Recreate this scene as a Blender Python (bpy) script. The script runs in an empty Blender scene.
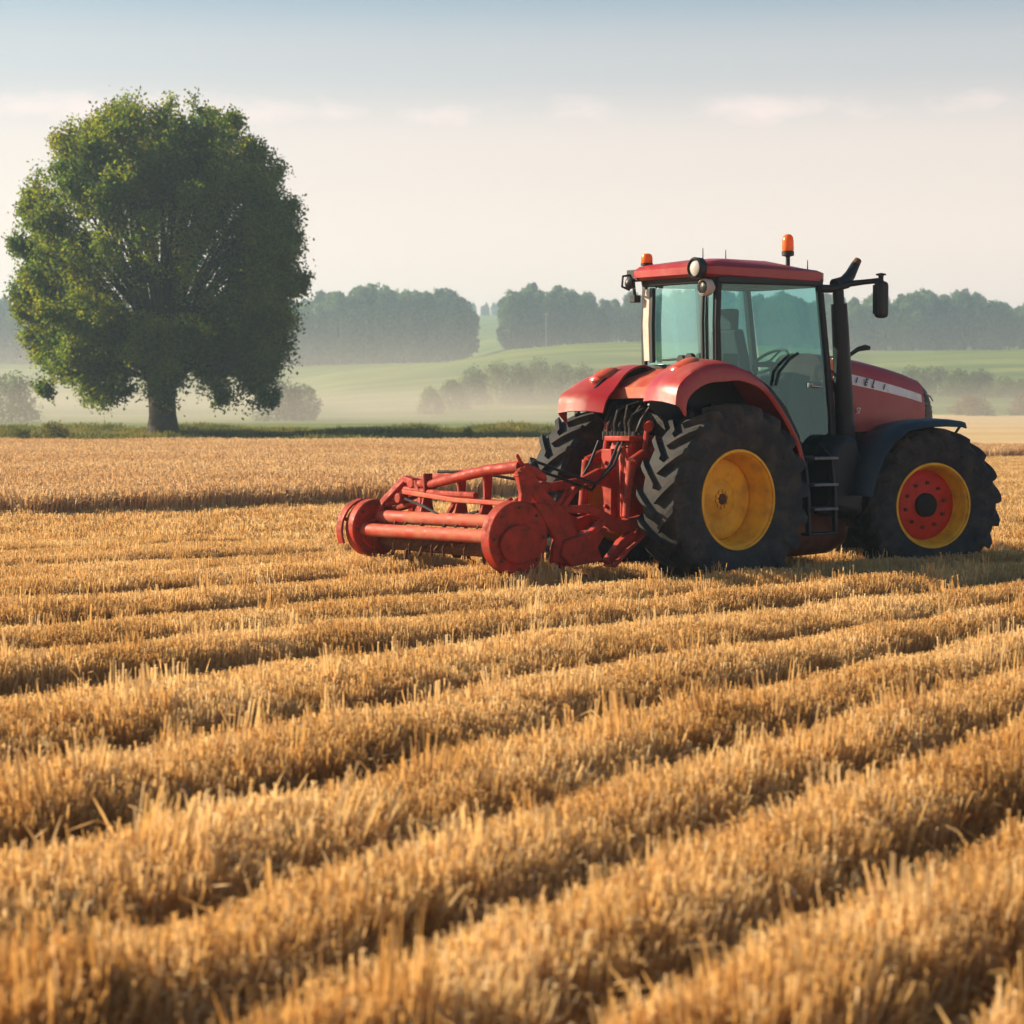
import bpy, bmesh, math, random
import numpy as np
from mathutils import Vector, Matrix, noise as mnoise
R_ = math.radians
rnd = random.Random(11)
rng = np.random.default_rng(7)
S = bpy.context.scene
COL = S.collection

# ------------------------------------------------------------------ camera, sky, sun, exposure
HC = 1.67
cam_d = bpy.data.cameras.new('camera')
cam = bpy.data.objects.new('camera', cam_d)
COL.objects.link(cam)
cam.location = (0, 0, HC)
cam.rotation_euler = (R_(90) - math.atan(100 / 2200), 0, 0)
cam_d.sensor_width = 36
cam_d.lens = 2200 / 1024 * 36
cam_d.clip_start = 0.1
cam_d.clip_end = 5000
cam_d.dof.use_dof = True
cam_d.dof.focus_distance = 23
cam_d.dof.aperture_fstop = 3.7
S.camera = cam

SUN_EL, SUN_B = R_(24), R_(17)          # sun stands to the left and a little behind the tractor
to_sun = Vector((-math.cos(SUN_B) * math.cos(SUN_EL), math.sin(SUN_B) * math.cos(SUN_EL), math.sin(SUN_EL)))
world = bpy.data.worlds.new('World')
S.world = world
world.use_nodes = True
wn = world.node_tree
wn.nodes.clear()
def N(nt, typ, **kw):
    n = nt.nodes.new(typ)
    for k, v in kw.items():
        if k.startswith('i_'):
            n.inputs[k[2:].replace('_', ' ')].default_value = v
        else:
            setattr(n, k, v)
    return n
def L(nt, a, b): nt.links.new(a, b)
def ramp(nt, fac, stops, interp='LINEAR'):
    r = N(nt, 'ShaderNodeValToRGB')
    r.color_ramp.interpolation = interp
    e = r.color_ramp.elements
    while len(e) < len(stops): e.new(0.5)
    for q, (p, c) in zip(e, stops):
        q.position = p
        q.color = (*c, 1) if len(c) == 3 else c
    L(nt, fac, r.inputs[0])
    return r
def math_n(nt, op, a, b=None, clamp=False):
    m = N(nt, 'ShaderNodeMath', operation=op)
    m.use_clamp = clamp
    for i, v in enumerate((a, b)):
        if v is None: continue
        if hasattr(v, 'links'): L(nt, v, m.inputs[i])
        else: m.inputs[i].default_value = v
    return m.outputs[0]
def mix_c(nt, fac, a, b, mode='MIX'):
    m = N(nt, 'ShaderNodeMix', data_type='RGBA', blend_type=mode)
    for i, v in ((0, fac), (6, a), (7, b)):
        if hasattr(v, 'links'): L(nt, v, m.inputs[i])
        else: m.inputs[i].default_value = v if i == 0 else (*v, 1)
    return m.outputs[2]

sky = N(wn, 'ShaderNodeTexSky', sky_type='NISHITA', sun_disc=False)
sky.sun_elevation = SUN_EL
sky.sun_rotation = math.atan2(to_sun.x, to_sun.y)
sky.air_density = 1.0
sky.dust_density = 1.6
sky.ozone_density = 1.8
tc = N(wn, 'ShaderNodeTexCoord')
sep = N(wn, 'ShaderNodeSeparateXYZ')
L(wn, tc.outputs['Generated'], sep.inputs[0])
# thin veil of high haze, strongest low down, and a band of small soft clouds
veil = ramp(wn, sep.outputs[2], [(0.0, (1, 1, 1)), (0.07, (0.88,) * 3), (0.115, (0.74,) * 3), (0.155, (0.42,) * 3), (0.20, (0.08,) * 3), (0.4, (0.0,) * 3)], 'EASE')
hs_ = N(wn, 'ShaderNodeHueSaturation', i_Saturation=1.3, i_Value=0.86)
L(wn, mix_c(wn, 1.0, sky.outputs[0], (0.85, 1.0, 1.0), 'MULTIPLY'), hs_.inputs['Color'])
c_veil = mix_c(wn, math_n(wn, 'MULTIPLY', veil.outputs[0], 0.80), hs_.outputs[0], (11.5, 8.4, 6.9))
mp = N(wn, 'ShaderNodeMapping')
mp.inputs['Scale'].default_value = (17, 17, 30)
L(wn, tc.outputs['Generated'], mp.inputs[0])
cn = N(wn, 'ShaderNodeTexNoise', i_Scale=1.3, i_Detail=7.0, i_Roughness=0.6)
L(wn, mp.outputs[0], cn.inputs['Vector'])
cband = ramp(wn, sep.outputs[2], [(0.112, (0, 0, 0)), (0.132, (1, 1, 1)), (0.138, (0.95,) * 3), (0.158, (0, 0, 0))])
cdens = ramp(wn, math_n(wn, 'MULTIPLY', cn.outputs[0], cband.outputs[0]), [(0.44, (0, 0, 0)), (0.66, (1, 1, 1))])
c_cloud = mix_c(wn, math_n(wn, 'MULTIPLY', cdens.outputs[0], 0.46), c_veil, (10.6, 7.9, 7.2))
bg = N(wn, 'ShaderNodeBackground', i_Strength=0.06)
L(wn, c_cloud, bg.inputs[0])
wo = N(wn, 'ShaderNodeOutputWorld')
L(wn, bg.outputs[0], wo.inputs[0])

sun_d = bpy.data.lights.new('sun', 'SUN')
sun_d.energy = 4.9
sun_d.angle = R_(0.6)
sun_d.color = (1.0, 0.835, 0.60)
sun = bpy.data.objects.new('sun', sun_d)
COL.objects.link(sun)
sun.rotation_euler = to_sun.to_track_quat('Z', 'Y').to_euler()

S.view_settings.view_transform = 'Standard'
S.view_settings.look = 'None'
S.view_settings.exposure = 1.15
S.view_settings.gamma = 1.0
S.render.engine = 'CYCLES'
S.cycles.use_denoising = True
S.cycles.max_bounces = 8
S.cycles.diffuse_bounces = 3
S.cycles.glossy_bounces = 3
S.cycles.transmission_bounces = 4
S.cycles.transparent_max_bounces = 16
S.cycles.volume_bounces = 0
S.cycles.caustics_reflective = False
S.cycles.caustics_refractive = False
S.cycles.use_adaptive_sampling = True
S.cycles.adaptive_threshold = 0.015

# ------------------------------------------------------------------ mesh helpers
def frame_mat(z):
    z = Vector(z).normalized()
    x = z.orthogonal().normalized()
    return Matrix((x, z.cross(x), z)).transposed()

class MB:
    def __init__(s):
        s.v, s.f, s.m, s.mi = [], [], [], 0
    def add(s, vs, fs):
        o = len(s.v)
        s.v += [tuple(p) for p in vs]
        for f in fs:
            s.f.append(tuple(i + o for i in f)); s.m.append(s.mi)
    def box(s, a, b, rot=None, c=None):
        """box between corners a and b, turned by matrix rot about c (its centre by default)"""
        a, b = Vector(a), Vector(b)
        vs = [Vector((x, y, z)) for z in (a.z, b.z) for y in (a.y, b.y) for x in (a.x, b.x)]
        if rot is not None:
            c = Vector(c) if c is not None else (a + b) / 2
            vs = [c + rot @ (p - c) for p in vs]
        s.add(vs, [(0, 2, 3, 1), (4, 5, 7, 6), (0, 1, 5, 4), (2, 6, 7, 3), (0, 4, 6, 2), (1, 3, 7, 5)])
    def tube(s, pts, r, n=10, caps=True, flat=None):
        pts = [Vector(p) for p in pts]
        rs = r if isinstance(r, (list, tuple)) else [r] * len(pts)
        up = None
        rings = []
        for i, p in enumerate(pts):
            t = (pts[min(i + 1, len(pts) - 1)] - pts[max(i - 1, 0)]).normalized()
            if up is None:
                up = t.orthogonal().normalized()
                if abs(t.z) < 0.9: up = (Vector((0, 0, 1)) - t * t.z).normalized()
            up = (up - t * up.dot(t)).normalized()
            w = t.cross(up)
            fl = flat or 1.0
            rings.append([p + (up * math.cos(2 * math.pi * k / n) + w * math.sin(2 * math.pi * k / n) * fl) * rs[i] for k in range(n)])
        vs = [q for g in rings for q in g]
        fs = []
        for i in range(len(pts) - 1):
            for k in range(n):
                a, b = i * n + k, i * n + (k + 1) % n
                fs.append((a, b, b + n, a + n))
        if caps:
            fs.append(tuple(reversed(range(n))))
            fs.append(tuple((len(pts) - 1) * n + k for k in range(n)))
        s.add(vs, fs)
    def bar(s, pts, w, h, upv=(0, 0, 1)):
        """rectangular bar along a path, w across and h along upv; both may be lists"""
        pts = [Vector(p) for p in pts]
        ws = w if isinstance(w, (list, tuple)) else [w] * len(pts)
        hs = h if isinstance(h, (list, tuple)) else [h] * len(pts)
        vs, fs = [], []
        for i, p in enumerate(pts):
            t = (pts[min(i + 1, len(pts) - 1)] - pts[max(i - 1, 0)]).normalized()
            u = Vector(upv); u = (u - t * u.dot(t)).normalized()
            x = t.cross(u)
            for sx, su in ((-1, -1), (1, -1), (1, 1), (-1, 1)):
                vs.append(p + x * sx * ws[i] / 2 + u * su * hs[i] / 2)
        n = len(pts)
        for i in range(n - 1):
            for k in range(4):
                a, b = i * 4 + k, i * 4 + (k + 1) % 4
                fs.append((a, b, b + 4, a + 4))
        fs.append((3, 2, 1, 0)); fs.append(tuple((n - 1) * 4 + k for k in range(4)))
        s.add(vs, fs)
    def lathe(s, prof, axis='y', n=48, c=(0, 0, 0), closed=False):
        """prof: (radius, along axis)"""
        c = Vector(c)
        vs, fs = [], []
        for r, h in prof:
            for k in range(n):
                a = 2 * math.pi * k / n
                u, w = r * math.cos(a), r * math.sin(a)
                vs.append(c + Vector({'y': (u, h, w), 'z': (u, w, h), 'x': (h, u, w)}[axis]))
        m = len(prof)
        for i in range(m if closed else m - 1):
            j = (i + 1) % m
            for k in range(n):
                k2 = (k + 1) % n
                fs.append((i * n + k, i * n + k2, j * n + k2, j * n + k))
        if not closed:
            if prof[0][0] > 1e-6: fs.append(tuple(range(n)))
            if prof[-1][0] > 1e-6: fs.append(tuple(reversed([(m - 1) * n + k for k in range(n)])))
        s.add(vs, fs)
    def prism(s, poly, y0, y1, plane='xz'):
        """polygon in a plane pushed along the third axis"""
        def P(p, y): return {'xz': (p[0], y, p[1]), 'xy': (p[0], p[1], y), 'yz': (y, p[0], p[1])}[plane]
        n = len(poly)
        vs = [P(p, y0) for p in poly] + [P(p, y1) for p in poly]
        fs = [tuple(range(n)), tuple(reversed(range(n, 2 * n)))]
        fs += [(i, i + n, (i + 1) % n + n, (i + 1) % n) for i in range(n)]
        s.add(vs, fs)
    def grid(s, rows, thick=None):
        """rows of points -> sheet; thick: offset vector function giving a back side"""
        nr, nc = len(rows), len(rows[0])
        vs = [Vector(p) for r in rows for p in r]
        fs = [(i * nc + j, i * nc + j + 1, (i + 1) * nc + j + 1, (i + 1) * nc + j) for i in range(nr - 1) for j in range(nc - 1)]
        if thick:
            n = nr * nc
            nrm = []
            for i in range(nr):
                for j in range(nc):
                    du = vs[min(i + 1, nr - 1) * nc + j] - vs[max(i - 1, 0) * nc + j]
                    dv = vs[i * nc + min(j + 1, nc - 1)] - vs[i * nc + max(j - 1, 0)]
                    nrm.append(du.cross(dv).normalized())
            vs = vs + [p - q * thick for p, q in zip(vs, nrm)]
            fs += [tuple(reversed([k + n for k in f])) for f in fs[:]]
            rim = [j for j in range(nc)] + [i * nc + nc - 1 for i in range(1, nr)] + [(nr - 1) * nc + j for j in range(nc - 2, -1, -1)] + [i * nc for i in range(nr - 2, 0, -1)]
            for a, b in zip(rim, rim[1:] + rim[:1]):
                fs.append((b, a, a + n, b + n))
        s.add(vs, fs)
    def build(s, name, mats, parent=None, smooth=35, bevel=0, loc=None, seg=2):
        me = bpy.data.meshes.new(name)
        me.from_pydata(s.v, [], s.f)
        mats = mats if isinstance(mats, (list, tuple)) else [mats]
        for m in mats: me.materials.append(m)
        if len(mats) > 1: me.polygons.foreach_set('material_index', s.m)
        bm = bmesh.new(); bm.from_mesh(me)
        bmesh.ops.recalc_face_normals(bm, faces=bm.faces)
        bm.to_mesh(me); bm.free()
        if smooth:
            me.polygons.foreach_set('use_smooth', [True] * len(me.polygons))
            me.set_sharp_from_angle(angle=R_(smooth))
        o = bpy.data.objects.new(name, me)
        COL.objects.link(o)
        if parent: o.parent = parent
        if loc: o.location = loc
        if bevel:
            b = o.modifiers.new('bevel', 'BEVEL')
            b.width = bevel; b.segments = seg; b.limit_method = 'ANGLE'; b.angle_limit = R_(40)
        return o

def raw_mesh(name, v, f, mats, fm=None, smooth=False):
    """fast mesh from numpy arrays of vertices and quads"""
    me = bpy.data.meshes.new(name)
    v = np.asarray(v, np.float32); f = np.asarray(f, np.int32)
    me.vertices.add(len(v)); me.vertices.foreach_set('co', v.ravel())
    k = f.shape[1]
    me.loops.add(f.size); me.loops.foreach_set('vertex_index', f.ravel())
    me.polygons.add(len(f)); me.polygons.foreach_set('loop_start', np.arange(0, f.size, k, dtype=np.int32))
    for m in (mats if isinstance(mats, (list, tuple)) else [mats]): me.materials.append(m)
    if fm is not None: me.polygons.foreach_set('material_index', np.asarray(fm, np.int32))
    if smooth: me.polygons.foreach_set('use_smooth', [True] * len(f))
    me.update(calc_edges=True)
    return me
def link(name, me, parent=None, loc=None):
    o = bpy.data.objects.new(name, me); COL.objects.link(o)
    if parent: o.parent = parent
    if loc is not None: o.location = loc
    return o
def tag(o, label=None, cat=None, group=None, kind=None):
    if label: o['label'] = label
    if cat: o['category'] = cat
    if group: o['group'] = group
    if kind: o['kind'] = kind
    return o
def empty(name, loc, rz=0):
    o = bpy.data.objects.new(name, None); COL.objects.link(o)
    o.location = loc; o.rotation_euler = (0, 0, rz); o.empty_display_size = 0.3
    return o

# ------------------------------------------------------------------ materials
def mat(name, col, rough=0.6, metal=0.0, spec=0.5, dirt=None, dirt_amt=0.5, dscale=6.0, bump=0.0, bscale=40.0, transl=None, coat=0.0, vary=0.0):
    m = bpy.data.materials.new(name); m.use_nodes = True
    nt = m.node_tree; nt.nodes.clear()
    out = N(nt, 'ShaderNodeOutputMaterial')
    p = N(nt, 'ShaderNodeBsdfPrincipled', i_Roughness=rough, i_Metallic=metal)
    p.inputs['Specular IOR Level'].default_value = spec
    p.inputs['Coat Weight'].default_value = coat
    tcn = N(nt, 'ShaderNodeTexCoord')
    c = None
    if dirt:
        n1 = N(nt, 'ShaderNodeTexNoise', i_Scale=dscale, i_Detail=8.0, i_Roughness=0.65)
        L(nt, tcn.outputs['Object'], n1.inputs['Vector'])
        r = ramp(nt, n1.outputs[0], [(0.42, (0, 0, 0)), (0.68, (1, 1, 1))])
        fac = math_n(nt, 'MULTIPLY', r.outputs[0], dirt_amt)
        c = mix_c(nt, fac, col, dirt)
        rr = math_n(nt, 'ADD', math_n(nt, 'MULTIPLY', fac, 0.6), rough, True)
        L(nt, rr, p.inputs['Roughness'])
    if vary:
        n2 = N(nt, 'ShaderNodeTexNoise', i_Scale=dscale * 0.5, i_Detail=3.0)
        L(nt, tcn.outputs['Object'], n2.inputs['Vector'])
        hv = N(nt, 'ShaderNodeHueSaturation')
        L(nt, math_n(nt, 'ADD', math_n(nt, 'MULTIPLY', n2.outputs[0], vary * 2), 1 - vary), hv.inputs['Value'])
        if c is not None: L(nt, c, hv.inputs['Color'])
        else: hv.inputs['Color'].default_value = (*col, 1)
        c = hv.outputs[0]
    if c is not None: L(nt, c, p.inputs['Base Color'])
    else: p.inputs['Base Color'].default_value = (*col, 1)
    if bump:
        n3 = N(nt, 'ShaderNodeTexNoise', i_Scale=bscale, i_Detail=5.0)
        L(nt, tcn.outputs['Object'], n3.inputs['Vector'])
        b = N(nt, 'ShaderNodeBump', i_Strength=bump, i_Distance=0.02)
        L(nt, n3.outputs[0], b.inputs['Height']); L(nt, b.outputs[0], p.inputs['Normal'])
    sh = p.outputs[0]
    if transl:
        t = N(nt, 'ShaderNodeBsdfTranslucent'); t.inputs[0].default_value = (*transl[0], 1)
        mx = N(nt, 'ShaderNodeMixShader'); mx.inputs[0].default_value = transl[1]
        L(nt, sh, mx.inputs[1]); L(nt, t.outputs[0], mx.inputs[2]); sh = mx.outputs[0]
    L(nt, sh, out.inputs[0])
    return m

DUST = (0.36, 0.22, 0.12)
M_red = mat('red_paint', (0.33, 0.013, 0.012), 0.32, spec=0.45, dirt=(0.33, 0.10, 0.06), dirt_amt=0.42, dscale=3.5)
M_red_f = mat('dusty_fender_paint', (0.31, 0.012, 0.011), 0.30, spec=0.45, dirt=(0.34, 0.11, 0.065), dirt_amt=0.5, dscale=2.6, bump=0.05, bscale=14)
M_red_old = mat('worn_red_paint', (0.37, 0.023, 0.009), 0.5, spec=0.25, dirt=(0.12, 0.035, 0.018), dirt_amt=0.85, dscale=9, bump=0.12, bscale=30)
M_red_dusty = mat('dusty_red_paint', (0.40, 0.045, 0.022), 0.55, spec=0.25, dirt=(0.42, 0.20, 0.11), dirt_amt=0.7, dscale=5)
M_yellow = mat('yellow_rim_paint', (0.86, 0.42, 0.014), 0.45, spec=0.3, dirt=(0.45, 0.19, 0.03), dirt_amt=0.6, dscale=6)
M_rimred = mat('red_rim_paint', (0.62, 0.030, 0.012), 0.45, spec=0.3, dirt=(0.32, 0.04, 0.015), dirt_amt=0.6, dscale=9)
M_rust = mat('rusty_steel', (0.13, 0.05, 0.02), 0.85, dirt=(0.05, 0.03, 0.02), dirt_amt=0.8, dscale=20, bump=0.4)
M_tyre = mat('tyre_rubber', (0.020, 0.020, 0.023), 0.75, spec=0.25, dirt=(0.13, 0.105, 0.085), dirt_amt=0.5, dscale=4.5, bump=0.2, bscale=60)
M_black = mat('black_plastic', (0.009, 0.010, 0.013), 0.45, spec=0.3, dirt=(0.035, 0.03, 0.028), dirt_amt=0.4, dscale=7)
M_fender = mat('dark_fender_plastic', (0.012, 0.017, 0.025), 0.38, spec=0.4, dirt=(0.05, 0.045, 0.045), dirt_amt=0.4, dscale=5)
M_dark = mat('oily_dark_metal', (0.012, 0.011, 0.012), 0.6, metal=0.0, spec=0.3, dirt=(0.05, 0.03, 0.02), dirt_amt=0.7, dscale=9, bump=0.3)
M_steel = mat('bare_steel', (0.42, 0.40, 0.38), 0.4, metal=0.8, dirt=(0.16, 0.11, 0.08), dirt_amt=0.7, dscale=9)
M_stepm = mat('worn_step_metal', (0.12, 0.125, 0.14), 0.4, metal=0.6, dirt=(0.10, 0.09, 0.08), dirt_amt=0.6, dscale=12)
M_white = mat('white_stripe', (0.70, 0.68, 0.66), 0.4, dirt=(0.45, 0.36, 0.30), dirt_amt=0.5, dscale=10)
M_ink = mat('dark_lettering', (0.03, 0.035, 0.06), 0.5)
M_lens = mat('lamp_lens', (0.5, 0.47, 0.42), 0.12, spec=0.8)
M_orange = mat('orange_beacon', (0.85, 0.19, 0.01), 0.25, transl=((0.95, 0.25, 0.01), 0.35))
M_redlens = mat('red_lens', (0.5, 0.06, 0.02), 0.2, spec=0.7)
M_seat = mat('seat_fabric', (0.03, 0.033, 0.037), 0.9)
M_cream = mat('pale_trim', (0.46, 0.41, 0.35), 0.5, dirt=(0.3, 0.24, 0.18), dirt_amt=0.5, dscale=6)
M_pan = mat('rusty_red_pan', (0.15, 0.035, 0.014), 0.5, dirt=(0.05, 0.02, 0.012), dirt_amt=0.7, dscale=6)

def glass(name, tint, gl=0.10, refl=0.055):
    m = bpy.data.materials.new(name); m.use_nodes = True
    nt = m.node_tree; nt.nodes.clear()
    out = N(nt, 'ShaderNodeOutputMaterial')
    t = N(nt, 'ShaderNodeBsdfTransparent'); t.inputs[0].default_value = (*tint, 1)
    g = N(nt, 'ShaderNodeBsdfGlossy', i_Roughness=0.03); g.inputs[0].default_value = (0.5, 0.85, 0.86, 1)
    lw = N(nt, 'ShaderNodeLayerWeight', i_Blend=0.5)
    d = N(nt, 'ShaderNodeBsdfDiffuse'); d.inputs[0].default_value = (0.42, 0.42, 0.36, 1)     # dust film on the pane
    mx = N(nt, 'ShaderNodeMixShader'); L(nt, math_n(nt, 'ADD', math_n(nt, 'MULTIPLY', math_n(nt, 'POWER', lw.outputs['Facing'], 4.0), 0.8), refl, True), mx.inputs[0])
    L(nt, t.outputs[0], mx.inputs[1]); L(nt, g.outputs[0], mx.inputs[2])
    tcn = N(nt, 'ShaderNodeTexCoord')
    n1 = N(nt, 'ShaderNodeTexNoise', i_Scale=3.0, i_Detail=6.0)
    L(nt, tcn.outputs['Object'], n1.inputs['Vector'])
    rr = ramp(nt, n1.outputs[0], [(0.35, (0, 0, 0)), (0.8, (1, 1, 1))])
    m2 = N(nt, 'ShaderNodeMixShader'); L(nt, math_n(nt, 'MULTIPLY', rr.outputs[0], gl), m2.inputs[0])
    L(nt, mx.outputs[0], m2.inputs[1]); L(nt, d.outputs[0], m2.inputs[2])
    L(nt, m2.outputs[0], out.inputs[0])
    return m
M_glass = glass('tinted_glass', (0.54, 0.78, 0.79), 0.02, 0.09)
M_glass_r = glass('rear_glass', (0.86, 0.96, 0.93), 0.06, 0.28)

def plant_mat(name, cols, tr, trf=0.4, rough=0.6, scale=0.35, inst=0.25, bump=0):
    """leaf/straw material: colour varies over the place and from one instance to the next"""
    m = bpy.data.materials.new(name); m.use_nodes = True
    nt = m.node_tree; nt.nodes.clear()
    out = N(nt, 'ShaderNodeOutputMaterial')
    geo = N(nt, 'ShaderNodeNewGeometry'); oi = N(nt, 'ShaderNodeObjectInfo')
    n1 = N(nt, 'ShaderNodeTexNoise', i_Scale=scale, i_Detail=4.0)
    L(nt, geo.outputs['Position'], n1.inputs['Vector'])
    a = math_n(nt, 'ADD', n1.outputs[0], math_n(nt, 'MULTIPLY', math_n(nt, 'SUBTRACT', oi.outputs['Random'], 0.5), inst))
    a = math_n(nt, 'ADD', a, math_n(nt, 'MULTIPLY', math_n(nt, 'SUBTRACT', geo.outputs['Random Per Island'], 0.5), 0.35))
    k = len(cols)
    r = ramp(nt, a, [(0.25 + 0.5 * i / max(1, k - 1), c) for i, c in enumerate(cols)])
    p = N(nt, 'ShaderNodeBsdfPrincipled', i_Roughness=rough)
    p.inputs['Specular IOR Level'].default_value = 0.25
    L(nt, r.outputs[0], p.inputs['Base Color'])
    t = N(nt, 'ShaderNodeBsdfTranslucent')
    L(nt, mix_c(nt, 1.0, r.outputs[0], tr, 'MULTIPLY'), t.inputs[0])
    mx = N(nt, 'ShaderNodeMixShader'); mx.inputs[0].default_value = trf
    L(nt, p.outputs[0], mx.inputs[1]); L(nt, t.outputs[0], mx.inputs[2])
    L(nt, mx.outputs[0], out.inputs[0])
    return m
M_straw = plant_mat('straw', [(0.52, 0.29, 0.098), (0.68, 0.435, 0.175), (0.83, 0.62, 0.335)], (1.10, 1.0, 0.82), 0.45, scale=0.9, inst=0.3)
M_crop = plant_mat('ripe_wheat', [(0.60, 0.36, 0.165), (0.69, 0.455, 0.23), (0.77, 0.56, 0.31)], (1.1, 1.0, 0.85), 0.35, scale=0.08, inst=0.25)
M_leaf = plant_mat('broad_leaf', [(0.016, 0.048, 0.012), (0.036, 0.080, 0.015), (0.088, 0.118, 0.017)], (4.2, 3.0, 0.6), 0.52, rough=0.7, scale=0.35)
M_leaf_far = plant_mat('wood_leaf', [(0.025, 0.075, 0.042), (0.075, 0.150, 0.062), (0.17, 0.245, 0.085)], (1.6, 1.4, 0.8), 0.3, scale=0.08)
M_weed = plant_mat('weed_green', [(0.07, 0.085, 0.02), (0.13, 0.14, 0.03), (0.24, 0.20, 0.065)], (1.5, 1.4, 0.7), 0.4, scale=0.4)
M_bark = mat('bark', (0.060, 0.042, 0.030), 0.9, dirt=(0.028, 0.022, 0.018), dirt_amt=0.8, dscale=3, bump=0.6, bscale=8)

# ------------------------------------------------------------------ terrain
FU = [(56, 2.5), (56, 3.9), (56.5, 5.25), (57.5, 6.72), (57.5, 8.3), (56, 10.3), (51.5, 12.4), (45, 15.1), (43.5, 16.75), (42, 18.9), (37, 21.0),
      (37, 23.4), (37, 25.8), (37, 28.2), (37, 30.6), (37, 33.0), (37, 35.4), (37, 37.8), (37, 41)]
FT = np.array([math.tan(R_(a)) for a, d in FU]); FD = np.array([d for a, d in FU])
def wob(X, Y):
    return 0.09 * np.sin(0.9 * X + 0.35 * Y) + 0.05 * np.sin(2.1 * X - 0.8 * Y + 1.3) + 0.03 * np.sin(5.3 * X + 2.0 * Y)
def furrow(X, Y):
    """position across the stubble rows: whole part = row, fraction = how far behind its front foot"""
    X = np.asarray(X, float); Y = np.asarray(Y, float) + wob(X, Y)
    Xc = np.clip(X, -7, 7.2)
    g = Y[..., None] - (FD + FT * Xc[..., None]) + 0 * X[..., None] - (X - Xc)[..., None] * 1.0
    k = np.clip((g > 0).sum(-1) - 1, 0, len(FD) - 2)
    g0 = np.take_along_axis(g, k[..., None], -1)[..., 0]; g1 = np.take_along_axis(g, k[..., None] + 1, -1)[..., 0]
    return k + np.clip(g0 / np.maximum(g0 - g1, 1e-3), 0, 0.9999)
U_ = lambda px: (px - 512) / 2200
P_CREST = np.array([(-300, 384), (0, 386), (200, 390), (300, 386), (340, 377), (430, 365), (520, 350), (580, 344), (640, 342), (760, 346), (870, 356), (930, 353), (1024, 350), (1400, 346)], float)
P_WOOD = np.array([(-300, 360), (0, 362), (300, 364), (465, 361), (510, 349), (600, 344), (700, 344), (840, 351), (1024, 350), (1400, 346)], float)
P_FAR = np.array([(-300, 330), (300, 328), (430, 322), (480, 317), (520, 317), (620, 322), (1400, 330)], float)
def hz(P, u, D): return HC + (412 - np.interp(u, U_(P[:, 0]), P[:, 1])) * D / 2200
KN = np.array([-80, 60, 86, 100, 135, 210, 280, 350, 420, 480, 560, 800, 1100, 1300, 1800.])
def H(X, Y):
    X = np.asarray(X, float); Y = np.asarray(Y, float)
    u = X / np.maximum(Y, 60)
    right = np.clip((u - 0.10) / 0.08, 0, 1)
    c = hz(P_CREST, u, 420); w = hz(P_WOOD, u, 560); fr = hz(P_FAR, u, 1100)
    z100 = 0.50 * (1 - right) + 0.12 * right
    z135 = 0.70 * (1 - right) + 0.38 * right
    z210 = 1.05 * (1 - right) + 1.25 * right
    Z = [0 * u, 0 * u, 0.12 * (1 - right), z100, z135, z210, z210 + 0.30 * (c - z210), z210 + 0.72 * (c - z210), c, c + 0.62 * (w - c) - 0.8, w, w + 0.42 * (fr - w), fr, fr + 2, fr + 2]
    Z = np.stack([q + 0 * u for q in Z], -1)
    k = np.clip(np.searchsorted(KN, Y, side='right') - 1, 0, len(KN) - 2)
    h = KN[k + 1] - KN[k]; t = np.clip((Y - KN[k]) / h, 0, 1)
    tk = lambda i: np.take_along_axis(Z, np.clip(i, 0, len(KN) - 1)[..., None], -1)[..., 0]
    d = lambda i: (tk(i + 1) - tk(i)) / (KN[np.clip(i + 1, 0, len(KN) - 1)] - KN[np.clip(i, 0, len(KN) - 1)] + 1e-9)
    s0, s1, s2 = d(np.maximum(k - 1, 0)), d(k), d(np.minimum(k + 1, len(KN) - 2))
    sg = lambda a, b: np.where(a * b > 0, 2 * a * b / (a + b + 1e-12), 0)
    m0, m1 = sg(s0, s1), sg(s1, s2)
    t2, t3 = t * t, t * t * t
    return (2 * t3 - 3 * t2 + 1) * tk(k) + (t3 - 2 * t2 + t) * h * m0 + (-2 * t3 + 3 * t2) * tk(k + 1) + (t3 - t2) * h * m1

ys = np.concatenate([np.arange(-60, 4, 8), np.arange(4, 30, 0.07), np.arange(30, 45, 0.5), np.arange(45, 110, 2), np.arange(110, 300, 5), np.arange(300, 620, 8), np.arange(620, 1500, 25)])
us = np.concatenate([np.linspace(-0.75, -0.34, 12), np.linspace(-0.32, 0.32, 241), np.linspace(0.34, 0.75, 12)])
YY, UU = np.meshgrid(ys, us, indexing='ij')
XX = UU * np.interp(YY, [4, 45, 60, 1500], [14, 48, 60, 1500])
ZZ = H(XX, YY)
fz = furrow(XX, YY)
ridge = np.interp(fz % 1, [0, 0.06, 0.12, 0.40, 0.80, 0.88, 1.0], [0, 0.06, 0.15, 0.17, 0.05, 0.0, 0.0])  # solid core added under each row to stop light passing through the stalks
ZZ = ZZ + ridge * np.clip((29 - YY) / 2, 0, 1) * np.where(fz < 9, 1, np.where(fz < 12, .7, .3)) + 0.0 * ZZ
fi, ff = np.meshgrid(np.arange(len(ys) - 1), np.arange(len(us) - 1), indexing='ij')
a0 = (fi * len(us) + ff).ravel()
quads = np.stack([a0, a0 + 1, a0 + len(us) + 1, a0 + len(us)], -1)

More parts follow.
